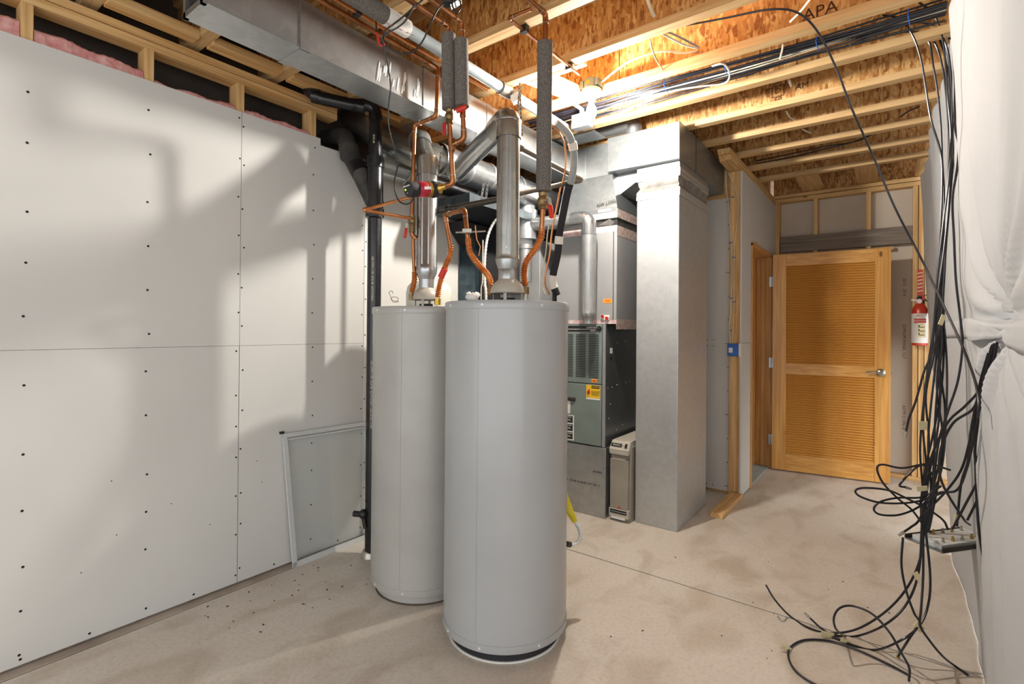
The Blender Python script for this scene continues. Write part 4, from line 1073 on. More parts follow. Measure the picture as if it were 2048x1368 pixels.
for k in range(3):
    q = MB().box(-1.985, -1.882, FY-.0068, FY-.006, 0.528+k*.060, 0.578+k*.060).build('label_block', 'ink', wl)
    lettering(('CAUTION', 'DANGER', 'NOTICE')[k], 0.012, (-1.915, FY-.0072, 0.568+k*.060), (1,0,0), (0,0,1), 'ink_white', q, 'label_print')
    lettering('READ MANUAL\nBEFORE LIGHTING', 0.007, (-1.925, FY-.0072, 0.548+k*.060), (1,0,0), (0,0,1), 'ink_white', q, 'label_print')
MB().box(-1.99, -1.905, FY-.0062, FY-.0045, 0.715, 0.81).build('white_sticker', 'white', fu)
MB().box(FXR-.0118, FXR-.0110, FY+.08, FY+.12, 1.165, 1.205).build('side_sticker', 'white', fu)
MB().lathe([(0.016, 0), (0.016, 0.002)], (FXR-.0125, FY+.10, 1.13), (1,0,0), n=14).build('knockout', 'black', fu)
mb = MB()
for (y, z) in ((.2,1.24),(.35,1.25),(.05,.92),(.12,.92),(.2,.93),(.35,.935),(.42,.94),(.09,.80),(.07,.70),(.3,.62),(.2,.60)):
    mb.lathe([(0.004, 0), (0.003, 0.003)], (FXR-.012, FY+y, z), (1,0,0), n=8)
o = mb.build('screw', 'aluminium', fu); o['kind'] = 'stuff'

CX0, CX1, CY0 = -2.045, -1.552, 3.28
co = thing('coil_cabinet', 'tall plain grey evaporator coil cabinet sealed with foil tape above the furnace', 'cabinet', ((CX0+CX1)/2, 3.6, 1.38))
MB().box(CX0, CX1, CY0, 3.95, 1.405, 2.07).build('case', 'coil_case', co, bevel=0.002)
MB().box(CX1-.028, CX1-.022, CY0-.003, CY0, 1.41, 2.03).build('panel_edge', 'furnace_side', co)
MB().box(CX0, CX1+.001, CY0-.001, CY0, 2.028, 2.072).build('foil_tape', 'foil_tape_pink', co)
MB().box(CX1, CX1+.001, CY0-.001, 3.95, 2.00, 2.072).build('foil_tape', 'foil_tape', co)
MB().box(CX0, CX1+.002, CY0-.004, CY0+.02, 1.378, 1.405).build('foil_tape', 'foil_tape_pink', co)
MB().box(CX1, CX1+.0015, CY0-.003, 3.95, 1.34, 1.412).build('foil_tape', 'foil_tape', co)
ov = MB().box(-1.655, -1.588, CY0-.0015, CY0-.0005, 1.525, 1.556).build('orange_label', 'orange_label', co)
lettering('NOTICE\nINSTALLER', 0.009, (-1.6215, CY0-.002, 1.541), (1,0,0), (0,0,1), 'ink_red', ov, 'label_print')
MB().box(-1.822, -1.800, CY0-.002, CY0-.0005, 1.59, 1.62).build('white_sticker', 'white', co)
rv = MB().box(-1.672, -1.602, CY0-.012, CY0-.0005, 1.405, 1.440).build('drain_plate', 'white_plastic', co, bevel=0.003)
for x, z in ((-1.652, 1.430), (-1.618, 1.418)):
    MB().lathe([(0.012, 0), (0.012, 0.010), (0.009, 0.012), (0.006, 0.006)], (x, CY0-.012, z), (0,-1,0), n=16).build('drain_cap', 'red', rv)
# canvas connector and sheet-metal plenum with its tapered transition
pl_ = thing('supply_plenum', 'galvanised supply plenum with tapered lower part and handwritten marker note', 'plenum', (-1.8, 3.6, 2.07))
MB().hexa([(CX0+.01,CY0+.03,2.07),(CX1-.01,CY0+.03,2.07),(CX1-.01,3.93,2.07),(CX0+.01,3.93,2.07),(CX0+.02,CY0+.012,2.125),(CX1-.005,CY0+.012,2.125),(CX1-.005,3.93,2.125),(CX0+.02,3.93,2.125)]).build('canvas_connector', 'canvas', pl_)
MB()._add([(-1.70,CY0-.004,2.085),(-1.60,CY0-.02,2.118),(-1.565,CY0-.012,2.092),(-1.60,CY0+.0,2.075)], [(0,1,2,3)]).build('canvas_fold', 'canvas_grey', pl_)
MB().box(CX0+.01, CX1, CY0, 3.94, 2.125, 2.20).build('lower_collar', 'galv_box', pl_)
MB().box(CX0+.01, CX1+.001, CY0-.0012, CY0, 2.128, 2.168).build('foil_tape', 'foil_tape_pink', pl_)
MB().box(CX1, CX1+.0012, CY0, 3.94, 2.128, 2.19).build('foil_tape', 'foil_tape', pl_)
MB().hexa([(CX0+.01,CY0,2.20),(CX1,CY0,2.20),(CX1,3.94,2.20),(CX0+.01,3.94,2.20),(-2.02,CY0+.06,2.46),(-1.62,CY0+.06,2.46),(-1.62,3.94,2.46),(-2.02,3.94,2.46)]).build('transition', 'galv_box', pl_)
MB().box(-2.02, -1.60, CY0+.06, 3.94, 2.46, 2.69).build('upper_box', 'galv_box', pl_)
MB().box(-1.842, -1.839, CY0+.056, CY0+.06, 2.2, 2.69).build('standing_seam', 'galv', pl_)
lettering('NW LOISL', 0.034, (-1.635, CY0-.003, 2.235), (1,0,0.12), (-.12,0,1), 'ink', pl_, 'marker_note', shear=0.2)
MB().box(-1.70, -1.60, CY0-.001, CY0, 2.178, 2.196).build('marker_smudge', 'foil_tape_pink', pl_)

# furnace vent pipe
vy = 3.13
vp = thing('furnace_vent', 'spangled galvanised furnace vent with a gored elbow beside the coil cabinet', 'vent pipe', (-1.691, vy, 1.38))
vx = -1.692
z_t = 2.112
MB().lathe([(0.036, 1.378), (0.036, 1.40), (0.046, 1.425), (0.050, 1.43), (0.050, 1.455)], (vx, vy, 0), n=28).build('reducer', 'galv', vp)
MB().lathe([(0.0515, 1.45), (0.0515, 1.47), (0.050, 1.475), (0.050, 1.72)], (vx, vy, 0), n=32, caps=False).build('pipe', 'galv_bright', vp)
MB().lathe([(0.0515, 1.70), (0.0515, z_t-.05)], (vx, vy, 0), n=32, caps=False).build('pipe', 'galv', vp)
MB().tube(fillet([(vx, vy, z_t-.12), (vx, vy, z_t), (vx-.13, vy, z_t)], 0.085, 4), 0.0535, 32, caps=False).build('elbow', 'galv_pipe', vp, angle=8)
xl = -2.229
MB().tube([(vx-.10, vy, z_t), (xl, vy, z_t+.01)], 0.0505, 32, caps=False).build('pipe', 'galv', vp)
MB().tube([(xl+.07, vy, z_t+.008), (xl+.02, vy, z_t+.01)], [0.055, 0.085], 32, caps=False).build('tee_branch', 'galv_bright', vp)
MB().tube([(xl, vy, z_t-.10), (xl, vy, z_t+.12)], 0.086, 32).build('tee_body', 'galv', vp)
MB().tube([(xl-.005, vy, z_t-.14), (xl-.005, vy, z_t-.09)], [0.058, 0.075], 32).build('tee_reducer', 'galv_bright', vp)
MB().tube([(xl-.005, vy, z_t-.42), (xl-.005, vy, z_t-.13)], 0.052, 32).build('riser', 'galv', vp)
MB().tube([(xl-.005, vy, z_t-.17), (xl-.005, vy, z_t-.14)], 0.062, 32).build('collar', 'galv_bright', vp)
MB().tube([(xl, vy, z_t+.10), (xl+.0, vy, z_t+.24), (xl-.10, vy+.08, z_t+.36)], 0.07, 28).build('upper_elbow', 'galv', vp, angle=8)

# second furnace in the dark corner behind the heaters
f2 = thing('furnace_cabinet', 'light grey sheet-metal cabinet of the second furnace hidden behind the heaters', 'furnace', (-2.30, 3.55, 0))
MB().box(-2.665, -2.17, 3.235, 3.9, 0.0, 2.02).build('cabinet', 'coil_case', f2, bevel=0.002)
MB().box(-2.670, -2.662, 3.231, 3.245, 0.0, 2.02).build('corner_edge', 'furnace_side', f2)
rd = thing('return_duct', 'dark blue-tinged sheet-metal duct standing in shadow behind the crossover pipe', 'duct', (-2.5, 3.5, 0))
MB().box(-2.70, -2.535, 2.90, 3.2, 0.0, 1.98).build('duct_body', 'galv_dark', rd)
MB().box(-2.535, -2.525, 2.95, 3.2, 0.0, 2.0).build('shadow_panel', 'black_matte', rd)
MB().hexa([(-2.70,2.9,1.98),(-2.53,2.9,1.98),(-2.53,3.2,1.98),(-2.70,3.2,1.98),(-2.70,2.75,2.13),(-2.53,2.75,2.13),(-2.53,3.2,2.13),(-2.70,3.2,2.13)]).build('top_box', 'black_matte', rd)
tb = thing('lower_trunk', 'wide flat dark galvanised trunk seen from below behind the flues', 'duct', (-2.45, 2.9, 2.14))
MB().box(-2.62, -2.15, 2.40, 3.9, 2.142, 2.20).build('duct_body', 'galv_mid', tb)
cw = thing('flexible_conduit', 'slim silver flexible conduit running down beside the dark duct', 'conduit', (-2.190, 2.606, 1.563))
flx = [(-2.072, 2.629, 2.089), (-2.131, 2.623, 2.045), (-2.170, 2.619, 1.982), (-2.185, 2.608, 1.898), (-2.193, 2.603, 1.764), (-2.190, 2.606, 1.630), (-2.184, 2.610, 1.556), (-2.174, 2.621, 1.026), (-2.258, 2.740, 0.000)]
flex(cw, flx, 0.009, 240, 90, 'aluminium').name = 'conduit'
tag(MB().tube(spline([(-2.189, 2.580, 1.928), (-2.190, 2.580, 1.661), (-2.198, 2.575, 1.554), (-2.188, 2.585, 1.028), (-2.285, 2.719, 0.000)]), 0.003, 8).build('thermostat_wire', 'romex'), 'thin pale wire hanging left of the flexible conduit', 'wire')

# ================================================================== AIR CLEANER
ac = thing('air_cleaner', 'slim taupe electronic air cleaner unit between the furnace base and the tall duct', 'air cleaner', (-1.52, 3.6, 0))
A0, A1, AYF = -1.598, -1.445, 3.275
MB().box(A0, A1, AYF+.03, 4.0, 0.0, 0.52).build('housing', 'cleaner', ac, bevel=0.003)
MB().box(A0+.006, A1-.012, AYF+.005, AYF+.03, 0.09, 0.43).build('front_cover', 'cleaner', ac, bevel=0.003)
MB().box(A0+.002, A1-.006, AYF-.002, AYF+.03, 0.030, 0.088).build('foot_panel', 'cleaner_light', ac, bevel=0.002)
np_ = MB().box(A0+.012, A1-.018, AYF-.0035, AYF-.002, 0.055, 0.082).build('rating_plate', 'black', ac)
lettering('SERVICE FILTER EVERY SIX MONTHS', 0.007, ((A0+A1)/2, AYF-.004, 0.068), (1,0,0), (0,0,1), 'ink_white', np_, 'plate_print')
MB().box(A0+.02, A1-.03, AYF-.004, AYF+.01, 0.018, 0.034).build('foot_slot', 'white', ac)
MB().hexa([(A0,AYF-.004,.498),(A1-.004,AYF-.004,.498),(A1-.004,AYF+.04,.498),(A0,AYF+.04,.498),(A0+.01,AYF+.03,.558),(A1-.006,AYF+.03,.558),(A1-.006,AYF+.06,.558),(A0+.01,AYF+.06,.558)]).build('control_panel', 'cleaner_light', ac, bevel=0.003)
MB().box(A0+.01, A1-.006, AYF+.06, 4.0, 0.52, 0.558).build('top_cover', 'cleaner_light', ac)
MB().hexa([(A0+.006,AYF-.002,.468),(A1-.010,AYF-.002,.468),(A1-.010,AYF+.03,.468),(A0+.006,AYF+.03,.468),(A0+.004,AYF-.006,.497),(A1-.006,AYF-.006,.497),(A1-.006,AYF+.03,.497),(A0+.004,AYF+.03,.497)]).build('grip_lip', 'cleaner_light', ac)
MB().hexa([(A0+.02,AYF+.003,.428),(A1-.03,AYF+.003,.428),(A1-.03,AYF+.03,.428),(A0+.02,AYF+.03,.428),(A0+.01,AYF+.022,.466),(A1-.018,AYF+.022,.466),(A1-.018,AYF+.03,.466),(A0+.01,AYF+.03,.466)]).build('grip_recess', 'cleaner', ac)
q = MB().obox(((A0+A1)/2-.025, AYF+.011, 0.530), (0.040,0,0), (0,0.5*.012,0.85*.012), (0,-0.001,0.0006)).build('badge', 'black', ac)
lettering('CleanAire', 0.014, ((A0+A1)/2-.025, AYF+.0095, 0.531), (1,0,0), (0,.5,.86), 'ink_white', q, 'badge_print', shear=0.2)
MB().obox((A1-.03, AYF+.011, 0.530), (0.008,0,0), (0,0.5*.015,0.85*.015), (0,-0.003,0.0017)).build('switch', 'black', ac)
MB().ball((A1-.048, AYF+.010, 0.530), 0.003, 8).build('pilot_light', 'red', ac)
MB().lathe([(0.008, 0), (0.008, 0.004), (0.006, 0.006)], ((A0+A1)/2+.0, AYF+.005, 0.098), (0,-1,0), n=12).build('latch_button', 'red', ac)

# ================================================================== TALL RETURN DUCT
rt = thing('return_drop', 'tall bare galvanised return duct standing on the floor right of the furnace', 'duct', (-1.29, 3.7, 0))
D0, D1, DY0, DY1 = -1.433, -1.137, 3.345, 3.985
MB().box(D0, D1, DY0, DY1, 0.0, 2.235).build('duct_body', 'galv_drop', rt, bevel=0.004)
MB().box(D0-.004, D1+.004, DY0-.004, DY1+.004, 2.235, 2.262).build('lower_collar', 'galv_drop', rt, bevel=0.001)
MB().box(D0-.002, D1+.003, DY0-.002, DY1+.003, 2.262, 2.290).build('lower_band', 'galv_drop', rt)
# slack canvas sleeve
cs = MB()
ring = []
for j, (z, s) in enumerate(((2.288, 0.0), (2.315, -0.012), (2.335, -0.004), (2.37, 0.002))):
    for (x, y) in ((D0, DY0), ((D0+D1)/2, DY0-.002), (D1, DY0), (D1+.001, (DY0*2+DY1)/3), (D1, (DY0+2*DY1)/3), (D1, DY1), ((D0+D1)/2, DY1), (D0, DY1)):
        k = random.Random(int(x*1e4+y*1e3+j)).uniform(-.006, .006)
        ring.append((x+(s if x > -1.3 else -s)+k, y+(-s if y < 3.6 else s)+k, z+k*.6))
n8 = 8
cs._add(ring, [(j*n8+i, j*n8+(i+1) % n8, (j+1)*n8+(i+1) % n8, (j+1)*n8+i) for j in range(3) for i in range(n8)])
cs.build('canvas_sleeve', 'canvas_grey', rt, angle=20)
MB().box(D0-.004, D1+.004, DY0-.004, DY1+.004, 2.365, 2.392).build('upper_band', 'galv_drop', rt)
MB().box(D0-.006, D1+.006, DY0-.006, DY1+.006, 2.395, 2.42).build('upper_collar', 'galv_drop', rt, bevel=0.001)
MB().box(D0, D1, DY0, DY1, 2.42, 2.465).build('neck', 'galv', rt)
MB().lathe([(0.004, 0), (0.003, 0.003)], (D1, DY0+.05, 1.05), (1,0,0), n=8).build('screw', 'aluminium', rt)
rb = thing('return_box', 'big galvanised return-air box under the joists on top of the tall duct', 'duct', (-1.38, 3.7, 2.465))
R0, R1, RY = -1.640, -1.122, 3.30
MB().box(R0, R1, RY, 4.39, 2.463, 2.708).build('box', 'galv_box', rb, bevel=0.003)
MB().box(R1-.001, R1+.002, RY+.34, RY+.346, 2.463, 2.708).build('side_seam', 'iron', rb)
MB().hexa([(R0+.02,RY+.1,2.30),(D0-.01,RY+.1,2.40),(D0-.01,4.3,2.40),(R0+.02,4.3,2.30),(R0+.02,RY+.1,2.463),(D0-.01,RY+.1,2.463),(D0-.01,4.3,2.463),(R0+.02,4.3,2.463)]).build('drop_pan', 'galv_dull', rb)
mb = MB()
for (y, z) in ((3.5,2.69),(3.5,2.5),(3.95,2.66),(4.2,2.56)): mb.lathe([(0.004, 0), (0.003, 0.003)], (R1+.0005, y, z), (1,0,0), n=8)
o = mb.build('screw', 'aluminium', rb); o['kind'] = 'stuff'
# round take-off behind the joist
to = thing('round_takeoff', 'ribbed round take-off elbow between joists above the return box', 'duct', (-1.47, 3.375, 2.708))
MB().tube(fillet([(-1.47, 3.375, 2.708), (-1.47, 3.375, 2.80), (-1.95, 3.375, 2.80)], 0.06, 5), 0.055, 24, caps=False).build('elbow', 'galv', to, angle=10)
pn = tag(MB().box(-2.05, -1.645, 3.11, 3.28, 2.703, 2.709).build('joist_pan', 'galv_dull'), 'flat grey sheet-metal pan closing the joist bay left of the return box', 'duct')

# junction box above the furnace
jb = thing('junction_box', 'galvanised junction box with round knockouts hung under the joist behind the bulb', 'electrical box', (-1.557, 2.780, 2.588))
jc = Vector((-1.557, 2.780, 2.622))
MB().box(jc.x-.06, jc.x+.06, jc.y-.03, jc.y+.03, jc.z-.03, jc.z+.055).build('body', 'galv_bright', jb, bevel=0.003)
MB().box(jc.x-.015, jc.x+.015, 2.66, jc.y, 2.7065, 2.7098).box(jc.x-.015, jc.x+.015, jc.y-.004, jc.y, jc.z+.05, 2.7098).build('bracket', 'galv', jb)
for k in range(3):
    MB().lathe([(0.013, 0), (0.013, 0.0015), (0.010, 0.002)], (jc.x-.036+.036*k, jc.y-.03, jc.z+.02), (0,-1,0), n=16).build('knockout', 'galv', jb)
MB().tube([(jc.x+.06, jc.y, jc.z+.01), (jc.x+.085, jc.y, jc.z+.015)], 0.013, 12).build('connector', 'galv', jb)

# ================================================================== CURTAIN
cu = thing('curtain', 'floor-length white cloth curtain tied in at mid height along the right side', 'curtain', (0.25, 3.3, 0))
def curtain_x(y, z):
    x = 0.292-0.085*min(1.0, z/2.7)
    PY, PZ = 2.09, 1.37
    dy, dz = y-PY, z-PZ
    r = math.hypot(dy, dz); th = math.atan2(dz, dy)
    x += 0.009*math.sin(4.3*y+1.1*math.sin(1.9*z))+0.003*math.sin(11*y+2.0*z)
    g = math.exp(-r/0.55)
    x += 0.022*g*math.sin(13*th+3*math.sin(2*th))*min(1, r/0.06)+0.006*g*math.sin(29*th)*min(1, r/0.10)
    x += 0.055*math.exp(-(r/0.16)**2)
    if z < PZ: x += 0.010*math.exp(-abs(dy)/0.6)*math.sin(24*y+0.8*z)*min(1, (PZ-z)/0.4)
    if z > 2.45: x += 0.010*math.sin(15*y)*(z-2.45)/0.26
    return x
def smooth01(t):
    t = max(0, min(1, t)); return t*t*(3-2*t)
nu, nz = 190, 130
vs_, fs_ = [], []
for j in range(nz+1):
    z = 0.004+(2.716-0.004)*j/nz
    ye = 4.02+(5.78-4.02)*smooth01(z/1.7)
    for i in range(nu+1):
        u = i/nu
        y = 1.0+(ye-1.0)*(u**1.25)
        vs_.append((curtain_x(y, z), y, z))
for j in range(nz):
    for i in range(nu):
        a = j*(nu+1)+i; fs_.append((a, a+1, a+nu+2, a+nu+1))
m = MB(); m._add(vs_, fs_)
sh = m.build('sheet', 'curtain', cu, angle=180)
md = sh.modifiers.new('thick', 'SOLIDIFY'); md.thickness = 0.0012; md.offset = 0
vs_, fs_ = [], []
n = 120
for i in range(n+1):
    y = 1.0+3.75*i/n
    zc = 1.335+0.035*math.sin((y-2.0)*1.4)*0.6
    hw = 0.038*(0.35+0.65*min(1, abs(y-2.09)/0.35))+0.004
    for s in (-1, -0.5, 0, 0.5, 1):
        z = zc+s*hw
        base = min(curtain_x(y, z+dz) for dz in (-.04, 0, .04))
        vs_.append((base-0.006-0.004*(1-s*s), y, z))
for i in range(n):
    for s in range(4):
        a = i*5+s; fs_.append((a, a+5, a+6, a+1))
m = MB(); m._add(vs_, fs_)
b_ = m.build('tie_band', 'curtain', cu, angle=180)
md = b_.modifiers.new('thick', 'SOLIDIFY'); md.thickness = 0.0015; md.offset = 0

# ================================================================== CABLES ON THE RIGHT
CR = 0.0043
def cable(pts, label, r=CR, mat='coax', group=None, name='coaxial_cable', tips=(0, 0), cat='cable'):
    P = spline(pts, 7)
    o = tag(MB().tube(P, r, 8).build(name, mat), label, cat, group)
    for s, k in ((0, tips[0]), (-1, tips[1])):
        if not k: continue
        d = (P[0]-P[1]).normalized() if s == 0 else (P[-1]-P[-2]).normalized()
        MB().tube([P[s]-d*.004, P[s]+d*.006, P[s]+d*.010, P[s]+d*.022], [r*1.25, r*1.45, r*1.15, r*1.15], 8).build('connector', 'solder' if k == 1 else 'brass', o)
    return o
HB = 'black coaxial cable in the hanging bundle between the ceiling and the floor by the curtain'
GH = 'coaxial cables of the hanging bundle'
def hang(pts): cable(pts, HB, group=GH)
hang([(-0.170, 2.893, 2.733), (-0.018, 2.992, 2.813), (0.114, 3.075, 2.854), (0.185, 3.113, 2.800), (0.222, 3.126, 2.692), (0.231, 3.117, 2.534), (0.223, 3.097, 2.319), (0.213, 3.075, 2.107), (0.193, 3.045, 1.873), (0.186, 3.026, 1.620), (0.173, 3.002, 1.392), (0.147, 2.968, 1.234), (0.118, 2.931, 1.055), (0.129, 2.925, 0.856), (0.119, 2.902, 0.681), (0.112, 2.882, 0.509), (0.108, 2.864, 0.426)])
hang([(-0.172, 2.917, 2.731), (0.001, 3.031, 2.811), (0.125, 3.108, 2.848), (0.191, 3.142, 2.770), (0.220, 3.150, 2.644), (0.223, 3.137, 2.473), (0.217, 3.118, 2.281), (0.204, 3.094, 2.067), (0.189, 3.068, 1.855), (0.178, 3.045, 1.668), (0.170, 3.024, 1.484), (0.179, 3.016, 1.301), (0.163, 2.989, 1.121), (0.152, 2.966, 0.942), (0.148, 2.949, 0.765), (0.137, 2.926, 0.591), (0.116, 2.895, 0.440)])
hang([(-0.169, 2.869, 2.693), (0.020, 2.995, 2.778), (0.132, 3.064, 2.781), (0.191, 3.093, 2.676), (0.211, 3.094, 2.507), (0.213, 3.080, 2.316), (0.207, 3.061, 2.104), (0.198, 3.040, 1.895), (0.183, 3.014, 1.710), (0.164, 2.985, 1.527), (0.153, 2.962, 1.346), (0.164, 2.955, 1.190), (0.167, 2.943, 1.013), (0.153, 2.917, 0.861), (0.128, 2.884, 0.709), (0.117, 2.861, 0.582), (0.114, 2.843, 0.477)])
hang([(0.084, 3.009, 2.878), (0.145, 3.042, 2.807), (0.177, 3.052, 2.685), (0.189, 3.049, 2.541), (0.196, 3.042, 2.399), (0.207, 3.038, 2.212), (0.196, 3.017, 2.004), (0.178, 2.991, 1.820), (0.160, 2.965, 1.616), (0.149, 2.945, 1.436), (0.138, 2.924, 1.257), (0.113, 2.893, 1.080), (0.107, 2.875, 0.905), (0.117, 2.871, 0.754), (0.105, 2.849, 0.604), (0.103, 2.835, 0.477)])
hang([(-0.056, 3.003, 2.785), (0.078, 3.087, 2.840), (0.153, 3.128, 2.799), (0.200, 3.147, 2.650), (0.209, 3.138, 2.478), (0.209, 3.122, 2.261), (0.199, 3.099, 2.046), (0.182, 3.072, 1.787), (0.171, 3.047, 1.577), (0.164, 3.026, 1.370), (0.171, 3.016, 1.165), (0.189, 3.014, 0.985), (0.177, 2.989, 0.807), (0.148, 2.952, 0.653), (0.127, 2.919, 0.523), (0.118, 2.896, 0.418)])
hang([(-0.046, 2.936, 2.824), (0.020, 2.972, 2.799), (0.068, 2.996, 2.714), (0.098, 3.005, 2.597), (0.117, 3.007, 2.453), (0.135, 3.008, 2.311), (0.171, 3.023, 2.151), (0.175, 3.013, 1.984), (0.168, 2.995, 1.777), (0.157, 2.975, 1.572), (0.146, 2.955, 1.369), (0.125, 2.926, 1.190), (0.107, 2.900, 0.990), (0.097, 2.880, 0.815), (0.107, 2.876, 0.641), (0.111, 2.866, 0.492)])
hang([(0.001, 3.022, 2.764), (0.081, 3.067, 2.762), (0.130, 3.089, 2.706), (0.145, 3.086, 2.593), (0.163, 3.085, 2.447), (0.174, 3.079, 2.278), (0.178, 3.068, 2.135), (0.185, 3.059, 1.946), (0.177, 3.040, 1.714), (0.170, 3.020, 1.506), (0.188, 3.020, 1.324), (0.195, 3.011, 1.144), (0.191, 2.994, 0.965), (0.180, 2.971, 0.766), (0.151, 2.936, 0.613), (0.123, 2.900, 0.462)])
hang([(0.021, 3.086, 2.802), (0.094, 3.124, 2.790), (0.151, 3.149, 2.729), (0.181, 3.154, 2.611), (0.196, 3.148, 2.462), (0.205, 3.138, 2.243), (0.199, 3.117, 2.027), (0.187, 3.092, 1.813), (0.180, 3.069, 1.578), (0.168, 3.044, 1.370), (0.153, 3.016, 1.164), (0.135, 2.985, 0.960), (0.128, 2.963, 0.804), (0.138, 2.954, 0.628), (0.117, 2.920, 0.499)])
hang([(-0.136, 2.994, 2.788), (0.040, 3.107, 2.864), (0.148, 3.170, 2.861), (0.209, 3.198, 2.766), (0.231, 3.197, 2.638), (0.234, 3.182, 2.440), (0.226, 3.159, 2.197), (0.210, 3.130, 1.957), (0.195, 3.101, 1.743), (0.184, 3.076, 1.509), (0.172, 3.050, 1.278), (0.161, 3.024, 1.072), (0.179, 3.020, 0.892), (0.171, 2.997, 0.714), (0.146, 2.960, 0.538), (0.127, 2.929, 0.432)])
hang([(-0.096, 2.999, 2.767), (0.059, 3.095, 2.812), (0.162, 3.154, 2.761), (0.204, 3.166, 2.562), (0.214, 3.156, 2.365), (0.216, 3.138, 2.146), (0.195, 3.104, 1.907), (0.172, 3.068, 1.695), (0.183, 3.058, 1.485), (0.186, 3.042, 1.278), (0.175, 3.014, 1.074), (0.145, 2.974, 0.872), (0.116, 2.933, 0.719), (0.102, 2.903, 0.567), (0.107, 2.888, 0.440)])
cable([(0.199, 2.871, 2.633), (0.207, 2.868, 2.418), (0.207, 2.858, 2.221), (0.219, 2.856, 2.133), (0.213, 2.842, 2.024), (0.198, 2.820, 1.894), (0.203, 2.814, 1.724), (0.209, 2.809, 1.555), (0.224, 2.810, 1.388), (0.230, 2.805, 1.284), (0.215, 2.783, 1.140), (0.183, 2.749, 1.017), (0.152, 2.716, 0.895), (0.135, 2.694, 0.733), (0.132, 2.681, 0.614)], 'black coaxial cable swinging out to the right of the hanging bundle', group=None)
cable([(-0.776, 2.312, 2.729), (-0.594, 2.324, 2.705), (-0.417, 2.332, 2.681), (-0.323, 2.403, 2.667), (-0.264, 2.523, 2.624), (-0.205, 2.618, 2.492), (-0.148, 2.662, 2.311), (-0.077, 2.785, 2.130), (0.004, 2.825, 1.890), (0.093, 2.871, 1.673), (0.154, 2.743, 1.480), (0.208, 2.560, 1.289), (0.225, 2.372, 1.180), (0.227, 2.274, 1.112), (0.223, 2.247, 1.058)], 'single black cable sweeping diagonally from the joists across the louvred door to the curtain')
cable([(0.165, 2.926, 1.457), (0.151, 2.908, 1.302), (0.126, 2.882, 1.214), (0.108, 2.861, 1.160), (0.081, 2.832, 1.040), (0.056, 2.806, 0.958), (0.046, 2.790, 0.900)], 'short loose cable end pointing down beside the right edge of the door', mat='coax', tips=(0, 1))
cable([(-0.506, 3.116, 2.806), (-0.694, 3.037, 2.760), (-0.843, 2.987, 2.755)], 'short dark cable clipped to the middle joists', r=0.003)
# second bundle coming out under the curtain's tie band
SB = 'black coaxial cable fanning out below the curtain tie'; GS = 'coaxial cables below the curtain tie'
for pts in ([(0.263, 2.225, 1.313), (0.261, 2.310, 1.245), (0.250, 2.388, 1.146), (0.240, 2.466, 1.039), (0.231, 2.546, 0.934), (0.212, 2.618, 0.803), (0.168, 2.672, 0.694), (0.100, 2.707, 0.578)],
            [(0.260, 2.223, 1.303), (0.254, 2.315, 1.228), (0.241, 2.403, 1.135), (0.211, 2.477, 1.067), (0.171, 2.544, 0.999), (0.137, 2.615, 0.890), (0.110, 2.692, 0.749), (0.094, 2.778, 0.599)],
            [(0.255, 2.219, 1.297), (0.245, 2.280, 1.213), (0.240, 2.345, 1.123), (0.238, 2.412, 1.011), (0.239, 2.481, 0.892), (0.264, 2.568, 0.805), (0.266, 2.638, 0.713), (0.237, 2.685, 0.596)],
            [(0.256, 2.245, 1.293), (0.245, 2.323, 1.202), (0.236, 2.402, 1.100), (0.228, 2.482, 0.981), (0.228, 2.568, 0.855), (0.214, 2.644, 0.740), (0.209, 2.727, 0.553)],
            [(0.254, 2.268, 1.287), (0.238, 2.327, 1.176), (0.227, 2.389, 1.074), (0.172, 2.418, 1.006), (0.141, 2.464, 0.889), (0.151, 2.543, 0.762), (0.221, 2.665, 0.608), (0.251, 2.758, 0.558)],
            [(0.262, 2.199, 1.304), (0.259, 2.269, 1.214), (0.252, 2.335, 1.142), (0.252, 2.408, 1.031), (0.263, 2.489, 0.913), (0.257, 2.556, 0.797), (0.223, 2.602, 0.675), (0.190, 2.650, 0.560)],
            [(0.262, 2.237, 1.296), (0.248, 2.325, 1.159), (0.232, 2.412, 0.993), (0.219, 2.501, 0.839), (0.198, 2.584, 0.732), (0.152, 2.647, 0.697), (0.108, 2.713, 0.641)]):
    cable(pts, SB, group=GS)
# loops standing out to the left
cable([(0.198, 2.880, 0.744), (0.122, 2.820, 0.770), (0.034, 2.751, 0.752), (-0.035, 2.697, 0.767), (-0.053, 2.680, 0.748), (-0.032, 2.693, 0.689), (0.017, 2.728, 0.626), (0.067, 2.763, 0.576), (0.108, 2.791, 0.509), (0.132, 2.807, 0.480)], 'upper left coil of black cable sticking out toward the door')
cable([(0.178, 2.828, 0.659), (0.076, 2.743, 0.618), (-0.033, 2.652, 0.615), (-0.105, 2.588, 0.642), (-0.124, 2.566, 0.669), (-0.095, 2.579, 0.684), (-0.016, 2.629, 0.678), (0.045, 2.667, 0.648), (0.116, 2.711, 0.606), (0.167, 2.741, 0.563), (0.183, 2.745, 0.525)], 'widest flat loop of black cable reaching farthest left at knee height')
cable([(0.166, 2.844, 0.678), (0.103, 2.794, 0.631), (0.017, 2.727, 0.627), (-0.042, 2.679, 0.610), (-0.063, 2.661, 0.580), (-0.042, 2.674, 0.558), (0.018, 2.716, 0.557), (0.077, 2.758, 0.584), (0.114, 2.783, 0.623), (0.158, 2.812, 0.710)], 'small round loop of black cable under the widest loop')
cable([(0.145, 2.815, 0.717), (0.097, 2.779, 0.770), (0.026, 2.726, 0.688), (0.046, 2.741, 0.674)], 'short black cable stub pointing left below the upper coil', tips=(0, 1))
